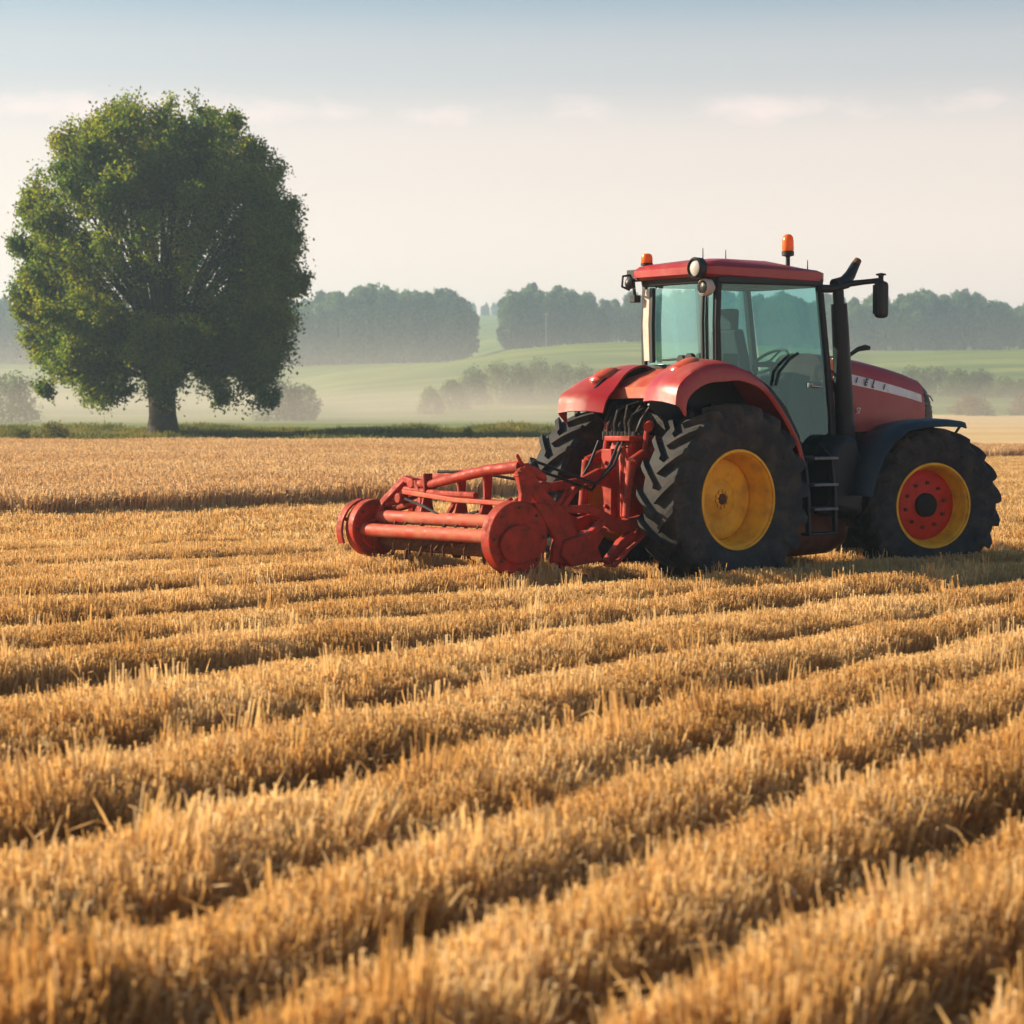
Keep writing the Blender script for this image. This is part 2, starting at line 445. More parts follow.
def ground_mat():
    m = bpy.data.materials.new('field_soil_and_meadow'); m.use_nodes = True
    nt = m.node_tree; nt.nodes.clear()
    out = N(nt, 'ShaderNodeOutputMaterial')
    geo = N(nt, 'ShaderNodeNewGeometry')
    sp = N(nt, 'ShaderNodeSeparateXYZ'); L(nt, geo.outputs['Position'], sp.inputs[0])
    X, Y = sp.outputs[0], sp.outputs[1]
    n1 = N(nt, 'ShaderNodeTexNoise', i_Scale=9.0, i_Detail=8.0, i_Roughness=0.7); L(nt, geo.outputs['Position'], n1.inputs['Vector'])
    n2 = N(nt, 'ShaderNodeTexNoise', i_Scale=0.035, i_Detail=5.0); L(nt, geo.outputs['Position'], n2.inputs['Vector'])
    mpn = N(nt, 'ShaderNodeMapping'); mpn.inputs['Scale'].default_value = (0.004, 0.055, 0.0); mpn.inputs['Rotation'].default_value = (0, 0, 0.25)
    L(nt, geo.outputs['Position'], mpn.inputs[0])
    n3 = N(nt, 'ShaderNodeTexNoise', i_Scale=1.0, i_Detail=4.0); L(nt, mpn.outputs[0], n3.inputs['Vector'])
    soil = ramp(nt, n1.outputs[0], [(0.3, (0.20, 0.11, 0.042)), (0.5, (0.38, 0.22, 0.08)), (0.72, (0.54, 0.35, 0.14))])
    wheat = ramp(nt, n3.outputs[0], [(0.3, (0.52, 0.34, 0.16)), (0.6, (0.64, 0.45, 0.23))])
    green = ramp(nt, math_n(nt, 'ADD', math_n(nt, 'MULTIPLY', n3.outputs[0], 0.7), math_n(nt, 'MULTIPLY', n2.outputs[0], 0.3)),
                 [(0.34, (0.045, 0.100, 0.015)), (0.44, (0.085, 0.145, 0.022)), (0.50, (0.21, 0.235, 0.055)), (0.53, (0.105, 0.165, 0.026)), (0.60, (0.065, 0.125, 0.022))])
    u = math_n(nt, 'DIVIDE', X, math_n(nt, 'MAXIMUM', Y, 30.0))
    right = math_n(nt, 'GREATER_THAN', u, 0.055)
    lim = math_n(nt, 'ADD', math_n(nt, 'MULTIPLY', right, 128.0), 88.0)
    meadow = math_n(nt, 'GREATER_THAN', Y, lim)
    farw = math_n(nt, 'GREATER_THAN', Y, 80.0)
    c = mix_c(nt, farw, soil.outputs[0], wheat.outputs[0])
    c = mix_c(nt, meadow, c, green.outputs[0])
    p = N(nt, 'ShaderNodeBsdfPrincipled', i_Roughness=0.95)
    p.inputs['Specular IOR Level'].default_value = 0.1
    L(nt, c, p.inputs['Base Color'])
    b = N(nt, 'ShaderNodeBump', i_Strength=0.8, i_Distance=0.05); L(nt, n1.outputs[0], b.inputs['Height']); L(nt, b.outputs[0], p.inputs['Normal'])
    L(nt, p.outputs[0], out.inputs[0])
    return m
g = link('ground', raw_mesh('ground', np.stack([XX, YY, ZZ], -1).reshape(-1, 3), quads, ground_mat(), smooth=True))
tag(g, 'straw coloured field running into green hazy hills', 'ground', kind='structure')

# ------------------------------------------------------------------ air
hv = MB(); hv.box((-1150, -75, -3), (1150, 1520, 66))
mh = bpy.data.materials.new('haze_air'); mh.use_nodes = True
nt = mh.node_tree; nt.nodes.clear()
pv = N(nt, 'ShaderNodeVolumePrincipled', i_Density=0.00065, i_Anisotropy=0.25)
pv.inputs['Color'].default_value = (0.62, 0.84, 1.0, 1)
mo = N(nt, 'ShaderNodeOutputMaterial'); L(nt, pv.outputs[0], mo.inputs['Volume'])
tag(hv.build('haze', mh, smooth=0), 'thin pale morning haze over the whole landscape', 'haze', kind='stuff')

mv = MB(); mv.box((-150, 118, -0.5), (110, 400, 15))
mm = bpy.data.materials.new('ground_mist'); mm.use_nodes = True
nt = mm.node_tree; nt.nodes.clear()
geo = N(nt, 'ShaderNodeNewGeometry'); sp = N(nt, 'ShaderNodeSeparateXYZ'); L(nt, geo.outputs['Position'], sp.inputs[0])
mpn = N(nt, 'ShaderNodeMapping'); mpn.inputs['Scale'].default_value = (0.03, 0.02, 0.11); L(nt, geo.outputs['Position'], mpn.inputs[0])
n1 = N(nt, 'ShaderNodeTexNoise', i_Scale=1.0, i_Detail=3.0); L(nt, mpn.outputs[0], n1.inputs['Vector'])
zf = ramp(nt, math_n(nt, 'DIVIDE', sp.outputs[2], 15.0), [(0.0, (1, 1, 1)), (0.12, (0.8,) * 3), (0.33, (0.2,) * 3), (0.8, (0, 0, 0))], 'EASE')
xf = ramp(nt, math_n(nt, 'DIVIDE', math_n(nt, 'ADD', sp.outputs[0], 150.0), 260.0), [(0.0, (0, 0, 0)), (0.25, (0.7,) * 3), (0.55, (1,) * 3), (0.7, (0.6,) * 3), (1.0, (0, 0, 0))], 'EASE')
yf = ramp(nt, math_n(nt, 'DIVIDE', math_n(nt, 'SUBTRACT', sp.outputs[1], 118.0), 282.0), [(0.0, (0, 0, 0)), (0.15, (1,) * 3), (0.6, (1,) * 3), (1.0, (0, 0, 0))])
nf = ramp(nt, n1.outputs[0], [(0.3, (0.25,) * 3), (0.7, (1,) * 3)])
dn = math_n(nt, 'MULTIPLY', math_n(nt, 'MULTIPLY', zf.outputs[0], xf.outputs[0]), math_n(nt, 'MULTIPLY', yf.outputs[0], nf.outputs[0]))
pv = N(nt, 'ShaderNodeVolumePrincipled', i_Anisotropy=0.2)
pv.inputs['Color'].default_value = (1.0, 0.89, 0.77, 1)
L(nt, math_n(nt, 'MULTIPLY', dn, 0.019), pv.inputs['Density'])
mo = N(nt, 'ShaderNodeOutputMaterial'); L(nt, pv.outputs[0], mo.inputs['Volume'])
tag(mv.build('mist', mm, smooth=0), 'low warm mist lying in the valley behind the field edge', 'mist', kind='stuff')

# ------------------------------------------------------------------ plants scattered over the field
HIDE = bpy.data.collections.new('plant_prototypes')        # sources only, never linked to the scene
def blades(n, rad, h0, h1, w, lean, droop, ear, seg=3):
    """one tuft: n curved straw ribbons, some ending in an ear"""
    V, F = [], []
    for i in range(n):
        a = rnd.uniform(0, 6.283); r = rad * math.sqrt(rnd.random())
        x, y = r * math.cos(a), r * math.sin(a)
        h = rnd.uniform(h0, h1); la = rnd.uniform(0, 6.283); ln = rnd.gauss(0, lean); dr = abs(rnd.gauss(0, droop))
        fa = rnd.uniform(0, 3.1416); wx, wy = math.cos(fa) * w / 2, math.sin(fa) * w / 2
        e = ear > 0 and rnd.random() < ear
        b = len(V); k = seg + (2 if e else 0)
        for j in range(k + 1):
            t = j / seg if j <= seg else 1 + (j - seg) * 0.11
            q = ln * t + dr * t * t
            px, py = x + math.cos(la) * q * h, y + math.sin(la) * q * h
            pz = h * (t - 0.35 * dr * t * t - (0.0 if t <= 1 else (t - 1) * 0.9))
            f = (1.0 if j == 0 else 0.85) if not (not e and j == seg) else 0.3
            if e and j == seg + 1: f = 2.0
            if e and j == seg + 2: f = 0.7
            V += [(px - wx * f, py - wy * f, pz), (px + wx * f, py + wy * f, pz)]
        for j in range(k):
            F.append((b + 2 * j, b + 2 * j + 1, b + 2 * j + 3, b + 2 * j + 2))
    return np.array(V), np.array(F)
def proto(name, m, *a, **k):
    V, F = blades(*a, **k)
    o = bpy.data.objects.new(name, raw_mesh(name, V, F, m)); HIDE.objects.link(o)
    return o
def scatter(name, P, rot, scl, protos, label, cat):
    """one object carrying points; geometry nodes put a tuft on each"""
    me = bpy.data.meshes.new(name)
    me.vertices.add(len(P)); me.vertices.foreach_set('co', np.asarray(P, np.float32).ravel())
    for nm, arr in (('rot', rot), ('scl', scl)):
        at = me.attributes.new(nm, 'FLOAT_VECTOR', 'POINT'); at.data.foreach_set('vector', np.asarray(arr, np.float32).ravel())
    c = bpy.data.collections.new(name + '_sources')
    for o in protos: c.objects.link(o)
    ng = bpy.data.node_groups.new(name, 'GeometryNodeTree')
    ng.interface.new_socket('Geometry', in_out='INPUT', socket_type='NodeSocketGeometry')
    ng.interface.new_socket('Geometry', in_out='OUTPUT', socket_type='NodeSocketGeometry')
    gi = ng.nodes.new('NodeGroupInput'); go = ng.nodes.new('NodeGroupOutput')
    ci = ng.nodes.new('GeometryNodeCollectionInfo'); ci.inputs[0].default_value = c
    ci.inputs['Separate Children'].default_value = True; ci.inputs['Reset Children'].default_value = True
    ip = ng.nodes.new('GeometryNodeInstanceOnPoints'); ip.inputs['Pick Instance'].default_value = True
    ra = ng.nodes.new('GeometryNodeInputNamedAttribute'); ra.data_type = 'FLOAT_VECTOR'; ra.inputs[0].default_value = 'rot'
    sa = ng.nodes.new('GeometryNodeInputNamedAttribute'); sa.data_type = 'FLOAT_VECTOR'; sa.inputs[0].default_value = 'scl'
    er = ng.nodes.new('FunctionNodeEulerToRotation')
    ng.links.new(gi.outputs[0], ip.inputs['Points']); ng.links.new(ci.outputs[0], ip.inputs['Instance'])
    ng.links.new(ra.outputs[0], er.inputs[0]); ng.links.new(er.outputs[0], ip.inputs['Rotation'])
    ng.links.new(sa.outputs[0], ip.inputs['Scale']); ng.links.new(ip.outputs[0], go.inputs[0])
    o = link(name, me)
    md = o.modifiers.new('scatter', 'NODES'); md.node_group = ng
    tag(o, label, cat, kind='stuff')
    return o

TR_O = Vector((1.4737, 20.8038, 0.0)); TR_A = R_(38)       # tractor: ground point below the rear axle, heading
def to_local(X, Y):
    dx, dy = X - TR_O.x, Y - TR_O.y
    return dx * math.cos(TR_A) + dy * math.sin(TR_A), -dx * math.sin(TR_A) + dy * math.cos(TR_A)
# edge of the standing crop, a line on the field seen from above
EDGE = np.array([(-60, -8), (-12, 29.5), (-7.7, 33), (-2.26, 37.6), (1.5, 42), (5, 52), (14, 74), (24, 84), (60, 92)], float)
def standing(X, Y): return Y > np.interp(X, EDGE[:, 0], EDGE[:, 1]) + 0.35 * np.sin(X * 1.3) + 0.2 * np.sin(X * 3.7)

def fan(n, d0, d1, um=0.30):
    """points spread evenly over the wedge of field in front of the camera"""
    D = rng.uniform(d0, d1, 4 * n); D = D[rng.random(4 * n) < (um * D + 2.8) / (um * d1 + 2.8)][:n]
    return rng.uniform(-1, 1, len(D)) * (um * D + 2.8), D
def clumpy(X, Y, s):
    return 0.5 + 0.25 * (np.sin(X * 3.1 * s + 1.7 * np.sin(Y * 2.3 * s)) + np.sin(Y * 2.7 * s + 1.9 * np.sin(X * 1.9 * s + 2)))

stub_p = [proto('stubble_tuft', M_straw, 27, 0.065, 0.160, 0.228, 0.0066, 0.05, 0.11, 0.6) for i in range(10)]
stub_f = [proto('stubble_tuft', M_straw, 40, 0.13, 0.165, 0.225, 0.010, 0.06, 0.12, 0.6, seg=2) for i in range(6)]
def make_stubble(name, n, d0, d1, protos, sc, label):
    X, Y = fan(n, d0, d1); n = len(X)
    f = furrow(X, Y); k = np.floor(f); fr = f - k
    lx, ly = to_local(X, Y)
    amp = np.where(k < 9, 1.0, np.where(k < 12, 0.7, 0.22))
    prof = np.interp(fr, [0, 0.02, 0.05, 0.20, 0.42, 0.60, 0.76, 0.86, 0.90, 1.0], [0.0, 0.1, 0.80, 1.0, 0.97, 0.80, 0.52, 0.25, 0.0, 0.0])
    hgt = np.where(k < 4, 0.275, np.where(k < 8, 0.25, np.where(k < 11, 0.24, 0.19)))
    prof = 1 - amp * (1 - prof)
    h = hgt * prof * (0.90 + 0.16 * clumpy(X, Y, 1.0)) * rng.uniform(0.86, 1.12, n)
    tall = rng.random(n) < 0.004
    h = np.where(tall & (prof > 0.5), h * 1.45, h)
    keep = (prof > 0.16) & ~standing(X, Y)
    for (wx, wy0, wy1, hw) in ((0, -1.03, -0.5, 0.5), (0, 0.6, 1.13, 0.5), (2.73, -1.0, -0.5, 0.45), (2.73, 0.5, 1.0, 0.45)):
        keep &= ~((np.abs(lx - wx) < hw) & (ly > wy0) & (ly < wy1))
    h = np.where((lx > -2.6) & (lx < -1.6) & (ly > -0.6) & (ly < 2.3), h * 1.2, h)
    X, Y, h, fr, prof = X[keep], Y[keep], h[keep], fr[keep], prof[keep]
    m = len(X)
    rot = np.zeros((m, 3)); rot[:, 2] = rng.uniform(0, 6.283, m)
    # rows lean a little outward at the front and back foot
    tilt = np.where(fr < 0.12, 0.22, 0.0) * (prof > 0.3)
    near = np.clip((12 - Y) / 4, 0, 1)
    rot[:, 0] = rng.normal(0, 1, m) * (0.05 + .10 * near) + tilt * .3; rot[:, 1] = rng.normal(0, 1, m) * (0.05 + .10 * near)
    h = h * (1 + near * rng.normal(0, .11, m))
    q = sc * rng.uniform(0.8, 1.2, m) * (0.55 + 2.2 * h); s = np.stack([q, q, h / 0.2], -1)
    return scatter(name, np.stack([X, Y, H(X, Y) - 0.01], -1), rot, s, protos, label, 'stubble')
make_stubble('stubble', 240000, 5.0, 15.5, stub_p, 1.0, 'golden cut wheat stubble standing in ridged rows in the foreground')
make_stubble('stubble', 180000, 15.5, 26.0, stub_p, 1.15, 'golden wheat stubble rows around and in front of the tractor')
make_stubble('stubble', 52000, 26.0, 84.0, stub_f, 1.6, 'short pale stubble between the tractor and the uncut wheat')

# sheaves and long bent leaves sticking out of the near rows
sheaf_p = [proto('straw_sheaf', M_straw, 16, 0.026, 0.22, 0.34, 0.011, 0.07, 0.12, 0.6) for i in range(3)] + [proto('bent_straw', M_straw, 4, 0.05, 0.24, 0.36, 0.012, 0.22, 0.75, 0.5, seg=6) for i in range(3)]
X, Y = fan(4600, 5.0, 12.5)
kp = rng.random(len(X)) < np.clip(2.2 - Y / 6, .12, 1); X, Y = X[kp], Y[kp]
fr = furrow(X, Y) % 1
kp = (fr > 0.04) & (fr < 0.66); X, Y = X[kp], Y[kp]; m = len(X)
rot = np.zeros((m, 3)); rot[:, 2] = rng.uniform(0, 6.283, m); rot[:, :2] = rng.normal(0, .12, (m, 2))
scatter('stubble_sheaves', np.stack([X, Y, H(X, Y)], -1), rot, np.repeat(rng.uniform(.7, 1.1, (m, 1)), 3, 1), sheaf_p, 'pointed sheaves and long bent straws standing above the near stubble rows', 'straw')

# loose straw lying in the furrows
ls_p = []
for i in range(6):
    V, F = [], []
    for q in range(7):
        a = rnd.uniform(0, 6.283); x, y = rnd.gauss(0, .10), rnd.gauss(0, .10); ln = rnd.uniform(.08, .22); w = rnd.uniform(.003, .007)
        dx, dy = math.cos(a), math.sin(a); z0, z1, zb = rnd.uniform(0.01, .05), rnd.uniform(0.01, .09), rnd.uniform(0, .05)
        b = len(V)
        for t in (0, .5, 1):
            z = z0 + (z1 - z0) * t + zb * 4 * t * (1 - t)
            V += [(x + dx * ln * t - dy * w, y + dy * ln * t + dx * w, z), (x + dx * ln * t + dy * w, y + dy * ln * t - dx * w, z + .004)]
        F += [(b, b + 1, b + 3, b + 2), (b + 2, b + 3, b + 5, b + 4)]
    o = bpy.data.objects.new('straw_litter', raw_mesh('straw_litter', np.array(V), np.array(F), M_straw)); HIDE.objects.link(o); ls_p.append(o)
X, Y = fan(85000, 5.0, 26.0)
fr = furrow(X, Y) % 1
kp = ((fr > 0.70) | (fr < 0.04)) & ~standing(X, Y) & (rng.random(len(X)) < 0.22)
X, Y = X[kp], Y[kp]; m = len(X)
rot = np.zeros((m, 3)); rot[:, 2] = rng.uniform(0, 6.283, m); rot[:, 0] = rng.normal(0, .12, m)
scatter('loose_straw', np.stack([X, Y, H(X, Y)], -1), rot, np.repeat(rng.uniform(.6, 1.3, (m, 1)), 3, 1), ls_p, 'loose broken straw lying in the furrows between stubble rows', 'straw')

# uncut wheat
crop_p = [proto('wheat_clump', M_crop, 60, 0.26, 0.42, 0.55, 0.018, 0.10, 0.16, 0.7, seg=2) for i in range(6)]
X, Y = fan(122000, 26, 90, 0.34)
# denser towards the near edge
kp = standing(X, Y) & (Y < np.where(X / Y < 0.12, 86.5, 89)) & (rng.random(len(X)) < np.clip(42 / Y, 0.25, 1))
X, Y = X[kp], Y[kp]; m = len(X)
rot = np.zeros((m, 3)); rot[:, 2] = rng.uniform(0, 6.283, m); rot[:, :2] = rng.normal(0, .06, (m, 2))
h = 0.52 * rng.uniform(0.88, 1.08, m) * (0.92 + 0.12 * clumpy(X, Y, 0.3))
h = h * np.clip(0.55 + (Y - 26) / 30, 0.9, 1) * np.where(X / Y > 0.13, 0.8, 1)
scatter('standing_wheat', np.stack([X, Y, H(X, Y) - .01], -1), rot, np.stack([np.ones(m), np.ones(m), h / 0.52], -1) * np.array([1.25, 1.25, 1]), crop_p, 'uncut ripe wheat standing behind the stubble with a dark cut edge', 'wheat')

# weeds along the field edge
weed_p = [proto('weed_tuft', M_weed, 70, 0.45, 0.35, 1.05, 0.06, 0.25, 0.35, 0.0, seg=2) for i in range(6)]
n = 15000
Y = rng.uniform(87, 112, n); u = rng.uniform(-0.34, 0.085, n); X = u * Y
kp = rng.random(n) < np.clip((0.085 - u) / 0.05, 0.0, 1)
X, Y = X[kp], Y[kp]; m = len(X)
rot = np.zeros((m, 3)); rot[:, 2] = rng.uniform(0, 6.283, m)
h = (0.22 + 0.34 * clumpy(X, Y, 0.25) ** 3) * rng.uniform(0.7, 1.3, m)
scatter('verge_weeds', np.stack([X, Y, H(X, Y)], -1), rot, np.stack([np.ones(m), np.ones(m), h], -1), weed_p, 'strip of rough green weeds along the far edge of the wheat', 'weeds')

# ------------------------------------------------------------------ trees
def leaf_quads(C, size, nr):
    """a small tilted quad at every point of C"""
    n = len(C)
    a = rng.normal(size=(n, 3)); a /= np.linalg.norm(a, axis=1, keepdims=True)
    b = np.cross(a, rng.normal(size=(n, 3))); b /= np.linalg.norm(b, axis=1, keepdims=True)
    s = size * rng.uniform(0.6, 1.35, (n, 1))
    p = np.stack([C - a * s, C - b * s * 0.55 + a * s * 0.1, C + a * s, C + b * s * 0.55 + a * s * 0.1], 1)
    return p.reshape(-1, 3), np.arange(4 * n).reshape(n, 4)

def lone_tree():
    root = empty('lone_tree', (U_(163) * 98, 98, float(H(U_(163) * 98., 98.)) - 0.1))
    tag(root, 'large solitary broadleaf tree with a fan of limbs at the field edge', 'tree')
    k = 98 / 2200
    r2 = random.Random(5)
    limbs = MB(); tr = MB()
    tr.tube([(0, 0, -0.3), (0, 0, 0.05), (0.02, 0, 0.45), (0.0, 0, 1.2), (-0.03, 0, 2.0), (0, 0, 3.0), (0, 0, 4.0)], [1.05, 0.92, 0.72, 0.60, 0.60, 0.62, 0.45], n=18)
    # crown envelope measured as half-widths by height (metres)
    zz = np.array([1.3, 2.2, 3.2, 4.5, 6.0, 8.0, 9.6, 11.2, 12.7, 13.9, 14.7, 15.4])
    hw = 0.97 * np.array([4.7, 5.7, 6.3, 6.6, 6.9, 7.0, 6.9, 6.45, 5.6, 4.5, 3.4, 2.4])
    pts = []
    nl = 170
    for i in range(nl):
        az = i * 2.39996 + r2.uniform(-.3, .3)
        q = (i + 0.5) / nl
        zt = 1.5 + 13.1 * (q ** 0.76) + r2.uniform(-.4, .4)
        zt = min(zt, 14.7)
        rad = float(np.interp(zt, zz, hw)) * (r2.uniform(0.80, 0.95) if zt < 11 else math.sqrt(r2.uniform(0.0, 0.97)))
        tgt = Vector((rad * math.cos(az), rad * math.sin(az), zt))
        st = Vector((0.2 * math.cos(az), 0.2 * math.sin(az), r2.uniform(2.2, 3.9)))
        # limbs rise first and bend outward; low ones arch over and hang
        c1 = st + Vector((math.cos(az), math.sin(az), 0)) * rad * 0.22 + Vector((0, 0, max(1.2, (zt - st.z) * 0.55)))
        c2 = st + (tgt - st) * 0.72 + Vector((0, 0, 1.3 if zt < 6 else 0.5))
        P = []
        for t in [q_ / 8 for q_ in range(9)]:
            P.append((1 - t) ** 3 * st + 3 * (1 - t) ** 2 * t * c1 + 3 * (1 - t) * t * t * c2 + t ** 3 * tgt)
        P = [p + Vector((r2.gauss(0, .07), r2.gauss(0, .07), r2.gauss(0, .05))) * (1 if 0 < j < 8 else 0) for j, p in enumerate(P)]
        r0 = r2.uniform(0.09, 0.15)
        limbs.tube(P, [r0 * (1 - 0.88 * j / 8) for j in range(9)], n=6, caps=False)
        for w in range(15):
            t = r2.uniform(0.40, 1.0) ** 0.8
            j = min(int(t * 8), 7); p = P[j].lerp(P[j + 1], t * 8 - j)
            d = (P[j + 1] - P[j]).normalized() * 0.6 + Vector((r2.gauss(0, .7), r2.gauss(0, .7), r2.gauss(0.1, .55))) + Vector((p.x, p.y, 0)).normalized() * 0.45
            d.normalize(); ln = r2.uniform(.7, 1.7)
            e = p + d * ln + Vector((0, 0, -0.12 * ln))
            if math.hypot(e.x, e.y) > float(np.interp(e.z, zz, hw)) * .93 or e.z > 15.2 - .055 * (e.x ** 2 + e.y ** 2): e = p.lerp(e, .35)
            limbs.tube([p, p.lerp(e, .5) + Vector((0, 0, .06)), e], [0.03, 0.02, 0.008], n=4, caps=False)
            for s in range(6):
                c = p.lerp(e, 0.25 + 0.15 * s)
                pts.append((c.x, c.y, c.z, 0.16 + 0.10 * s / 5))
    pts = np.array(pts)
    m = 40
    C = np.repeat(pts[:, :3], m, 0) + rng.normal(size=(len(pts) * m, 3)) * np.repeat(pts[:, 3:], m, 0)
    # the shade-starved inside of the crown carries few leaves
    rr = np.hypot(C[:, 0], C[:, 1]); lim = np.interp(C[:, 2], zz, hw)
    f = rr / np.maximum(lim, .5)
    hollow = (f < 0.66) & (C[:, 2] < 10.8) & (C[:, 2] > 5.0)
    keep = ~(hollow & (rng.random(len(C)) < 0.80))
    front = (np.abs(C[:, 1]) > 0.8 * np.abs(C[:, 0])) & (C[:, 2] > 5.5) & (C[:, 2] < 10.4) & (np.abs(C[:, 0]) < 4.2)
    keep &= ~(front & (rng.random(len(C)) < 0.82))
    keep &= f < 1.02 + 0.05 * np.sin(C[:, 2] * 2.3 + 1.7 * np.sin(C[:, 0] * 1.1)) + 0.015 * rng.normal(size=len(C))
    keep &= C[:, 2] < 15.75 - 0.055 * rr ** 2 + 0.15 * rng.normal(size=len(C))
    # gaps between limbs
    keep &= ~((rng.random(len(C)) < 0.6) & (clumpy(C[:, 0] + C[:, 1], C[:, 2], 0.75) < 0.14))
    C = C[keep]
    lv, lf = leaf_quads(C, 0.088, rng)
    tro = tr.build('trunk', M_bark, root)
    limbs.build('limbs', M_bark, tro)
    link('crown', raw_mesh('crown', lv, lf, M_leaf), root)
lone_tree()

def wood_tree_mesh(name, hgt, wid, n, leaf, shape, m_leaf=None, low=0.12, trunk=True):
    """one mesh: trunk and a crown of leaf clumps (slot 0 bark, slot 1 leaf)"""
    V, F, M = [], [], []
    tb = MB(); tb.tube([(0, 0, -1.0), (0, 0, hgt * .3), (0, 0, hgt * .85)], [hgt * .018, hgt * .013, hgt * .004], n=6, caps=False)
    V += tb.v; F += tb.f; M += [0] * len(tb.f)
    nc = 44
    cl = []
    for i in range(nc):
        t = low + (1 - low) * ((i + .5) / nc)
        w = wid * shape(t)
        a = i * 2.4 + rnd.uniform(-.4, .4); r = w * math.sqrt(rnd.uniform(.15, 1))
        cl.append((r * math.cos(a), r * math.sin(a), t * hgt * rnd.uniform(.94, 1.0), wid * rnd.uniform(.24, .42)))
    cl = np.array(cl)
    C = np.repeat(cl[:, :3], n // nc, 0)
    d = rng.normal(size=C.shape); d /= np.linalg.norm(d, axis=1, keepdims=True)
    C = C + d * (np.repeat(cl[:, 3], n // nc) * rng.uniform(.25, 1, len(C)) ** .5)[:, None] * np.array([1, 1, 1.25])
    C = C[C[:, 2] > 0.02 * hgt]
    lv, lf = leaf_quads(C, leaf, rng)
    o = len(V)
    V = np.concatenate([np.array(V), lv]); F = np.concatenate([np.array(F), lf + o])
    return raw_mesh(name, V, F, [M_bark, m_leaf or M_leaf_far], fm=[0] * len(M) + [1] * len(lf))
egg = lambda t: max(.12, math.sin(math.pi * min(1, t * .92 + .05)) ** .7)
col_ = lambda t: max(.15, (1 - (max(0, t - .55) / .45) ** 2.2)) * (.75 + .25 * min(1, t * 4))
dome = lambda t: max(.15, math.sqrt(max(0, 1 - t ** 2.2)))
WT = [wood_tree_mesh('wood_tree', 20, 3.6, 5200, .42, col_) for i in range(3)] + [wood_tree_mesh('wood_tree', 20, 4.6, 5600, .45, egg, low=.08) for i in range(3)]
def wood(xs, D0, D1, tops, n, label, group, hk=(0.86, 1.06)):
    """trees standing in staggered rows between depths D0 and D1; tops = crown tops wanted along the wood"""
    for i in range(n):
        px = xs[0] + (xs[1] - xs[0]) * (i + .5) / n + rnd.uniform(-3, 3)
        D = D0 + (D1 - D0) * ((i * 7 % 5) / 4)
        X = U_(px) * D; z = float(H(X, D))
        top = HC + (412 - np.interp(px, [t[0] for t in tops], [t[1] for t in tops])) * D / 2200
        h = max(6.0, (top - z)) * rnd.uniform(*hk)
        o = link('wood_tree', rnd.choice(WT), loc=(X, D, z - .3))
        s = h / 20; sw = s * rnd.uniform(.9, 1.25)
        o.scale = (sw, sw, s); o.rotation_euler = (0, 0, rnd.uniform(0, 6.28))
        tag(o, label, 'tree', group)
wood((-60, 300), 545, 575, [(-60, 302), (0, 300), (300, 303)], 40, 'hazy blue-green tree in the wood behind the solitary tree', 'wood behind the solitary tree')
wood((296, 466), 540, 580, [(296, 304), (320, 298), (352, 289), (420, 293), (455, 291), (466, 302)], 40, 'hazy tree in the tall wood between the solitary tree and the gap', 'tall wood left of the gap')
wood((507, 604), 540, 575, [(507, 296), (530, 287), (560, 289), (585, 290), (604, 306)], 24, 'hazy tree in the small wood on the crest left of the tractor cab', 'small wood on the crest')
wood((600, 830), 580, 620, [(600, 300), (630, 293), (700, 292), (830, 297)], 42, 'hazy tree in the wood seen behind the tractor cab', 'wood behind the cab')
wood((828, 1110), 555, 590, [(828, 300), (900, 297), (940, 293), (970, 292), (985, 304), (1000, 301), (1024, 303), (1110, 300)], 52, 'hazy tree in the long wood right of the exhaust stack', 'wood on the right')
wood((440, 530), 1095, 1130, [(440, 309), (480, 304), (500, 304), (515, 309), (530, 312)], 26, 'tiny pale blue tree on the farthest ridge in the gap', 'trees on the farthest ridge', (.9, 1.15))
# scattered bushes on the slope and in the valley
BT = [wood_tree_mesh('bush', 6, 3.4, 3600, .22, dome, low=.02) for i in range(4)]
def bush(px, top, D, wpx, label, group=None, me=None):
    X = U_(px) * D; z = float(H(X, D)); h = HC + (412 - top) * D / 2200 - z
    o = link('bush', me or rnd.choice(BT), loc=(X, D, z - .15))
    w = wpx * D / 2200 / 2 / 3.4
    o.scale = (w, w, max(h, .4) / 6); o.rotation_euler = (0, 0, rnd.uniform(0, 6.28))
    tag(o, label, 'bush', group)
bush(12, 378, 170, 62, 'round grey-green bush at the left edge under the solitary tree', me=BT[0])
bush(278, 382, 185, 52, 'dark hazy bush just right of the solitary tree trunk', 'hazy bushes right of the trunk', BT[1])
bush(302, 386, 190, 42, 'dark hazy bush just right of the solitary tree trunk', 'hazy bushes right of the trunk', BT[2])
for px, top, D, w in ((452, 382, 238, 34), (474, 370, 248, 34), (497, 364, 256, 36), (518, 367, 250, 36), (538, 362, 262, 36), (560, 365, 256, 38), (430, 389, 228, 28), (582, 368, 250, 36), (600, 372, 256, 36)):
    bush(px, top, D, w, 'misty shrub on the green slope left of the tractor', 'shrubs on the misty slope')
for px, top, D, w in ((868, 374, 262, 30), (890, 373, 268, 34), (912, 369, 262, 36), (935, 368, 266, 38), (957, 371, 258, 38), (980, 372, 262, 42), (1003, 377, 256, 36), (1024, 379, 260, 40), (1050, 376, 262, 44)):
    bush(px, top, D, w, 'hazy shrub in the row on the slope right of the hood', 'shrubs right of the hood')
M_pale = plant_mat('pale_bush_leaf', [(0.12, 0.10, 0.05), (0.20, 0.16, 0.08), (0.28, 0.22, 0.11)], (1.2, 1.1, .8), .35, scale=.3)
PB = wood_tree_mesh('bush', 6, 3.4, 3600, .22, dome, M_pale, low=.02)
bush(972, 396, 214, 46, 'low pale bush in the field just right of the front wheel', me=PB)
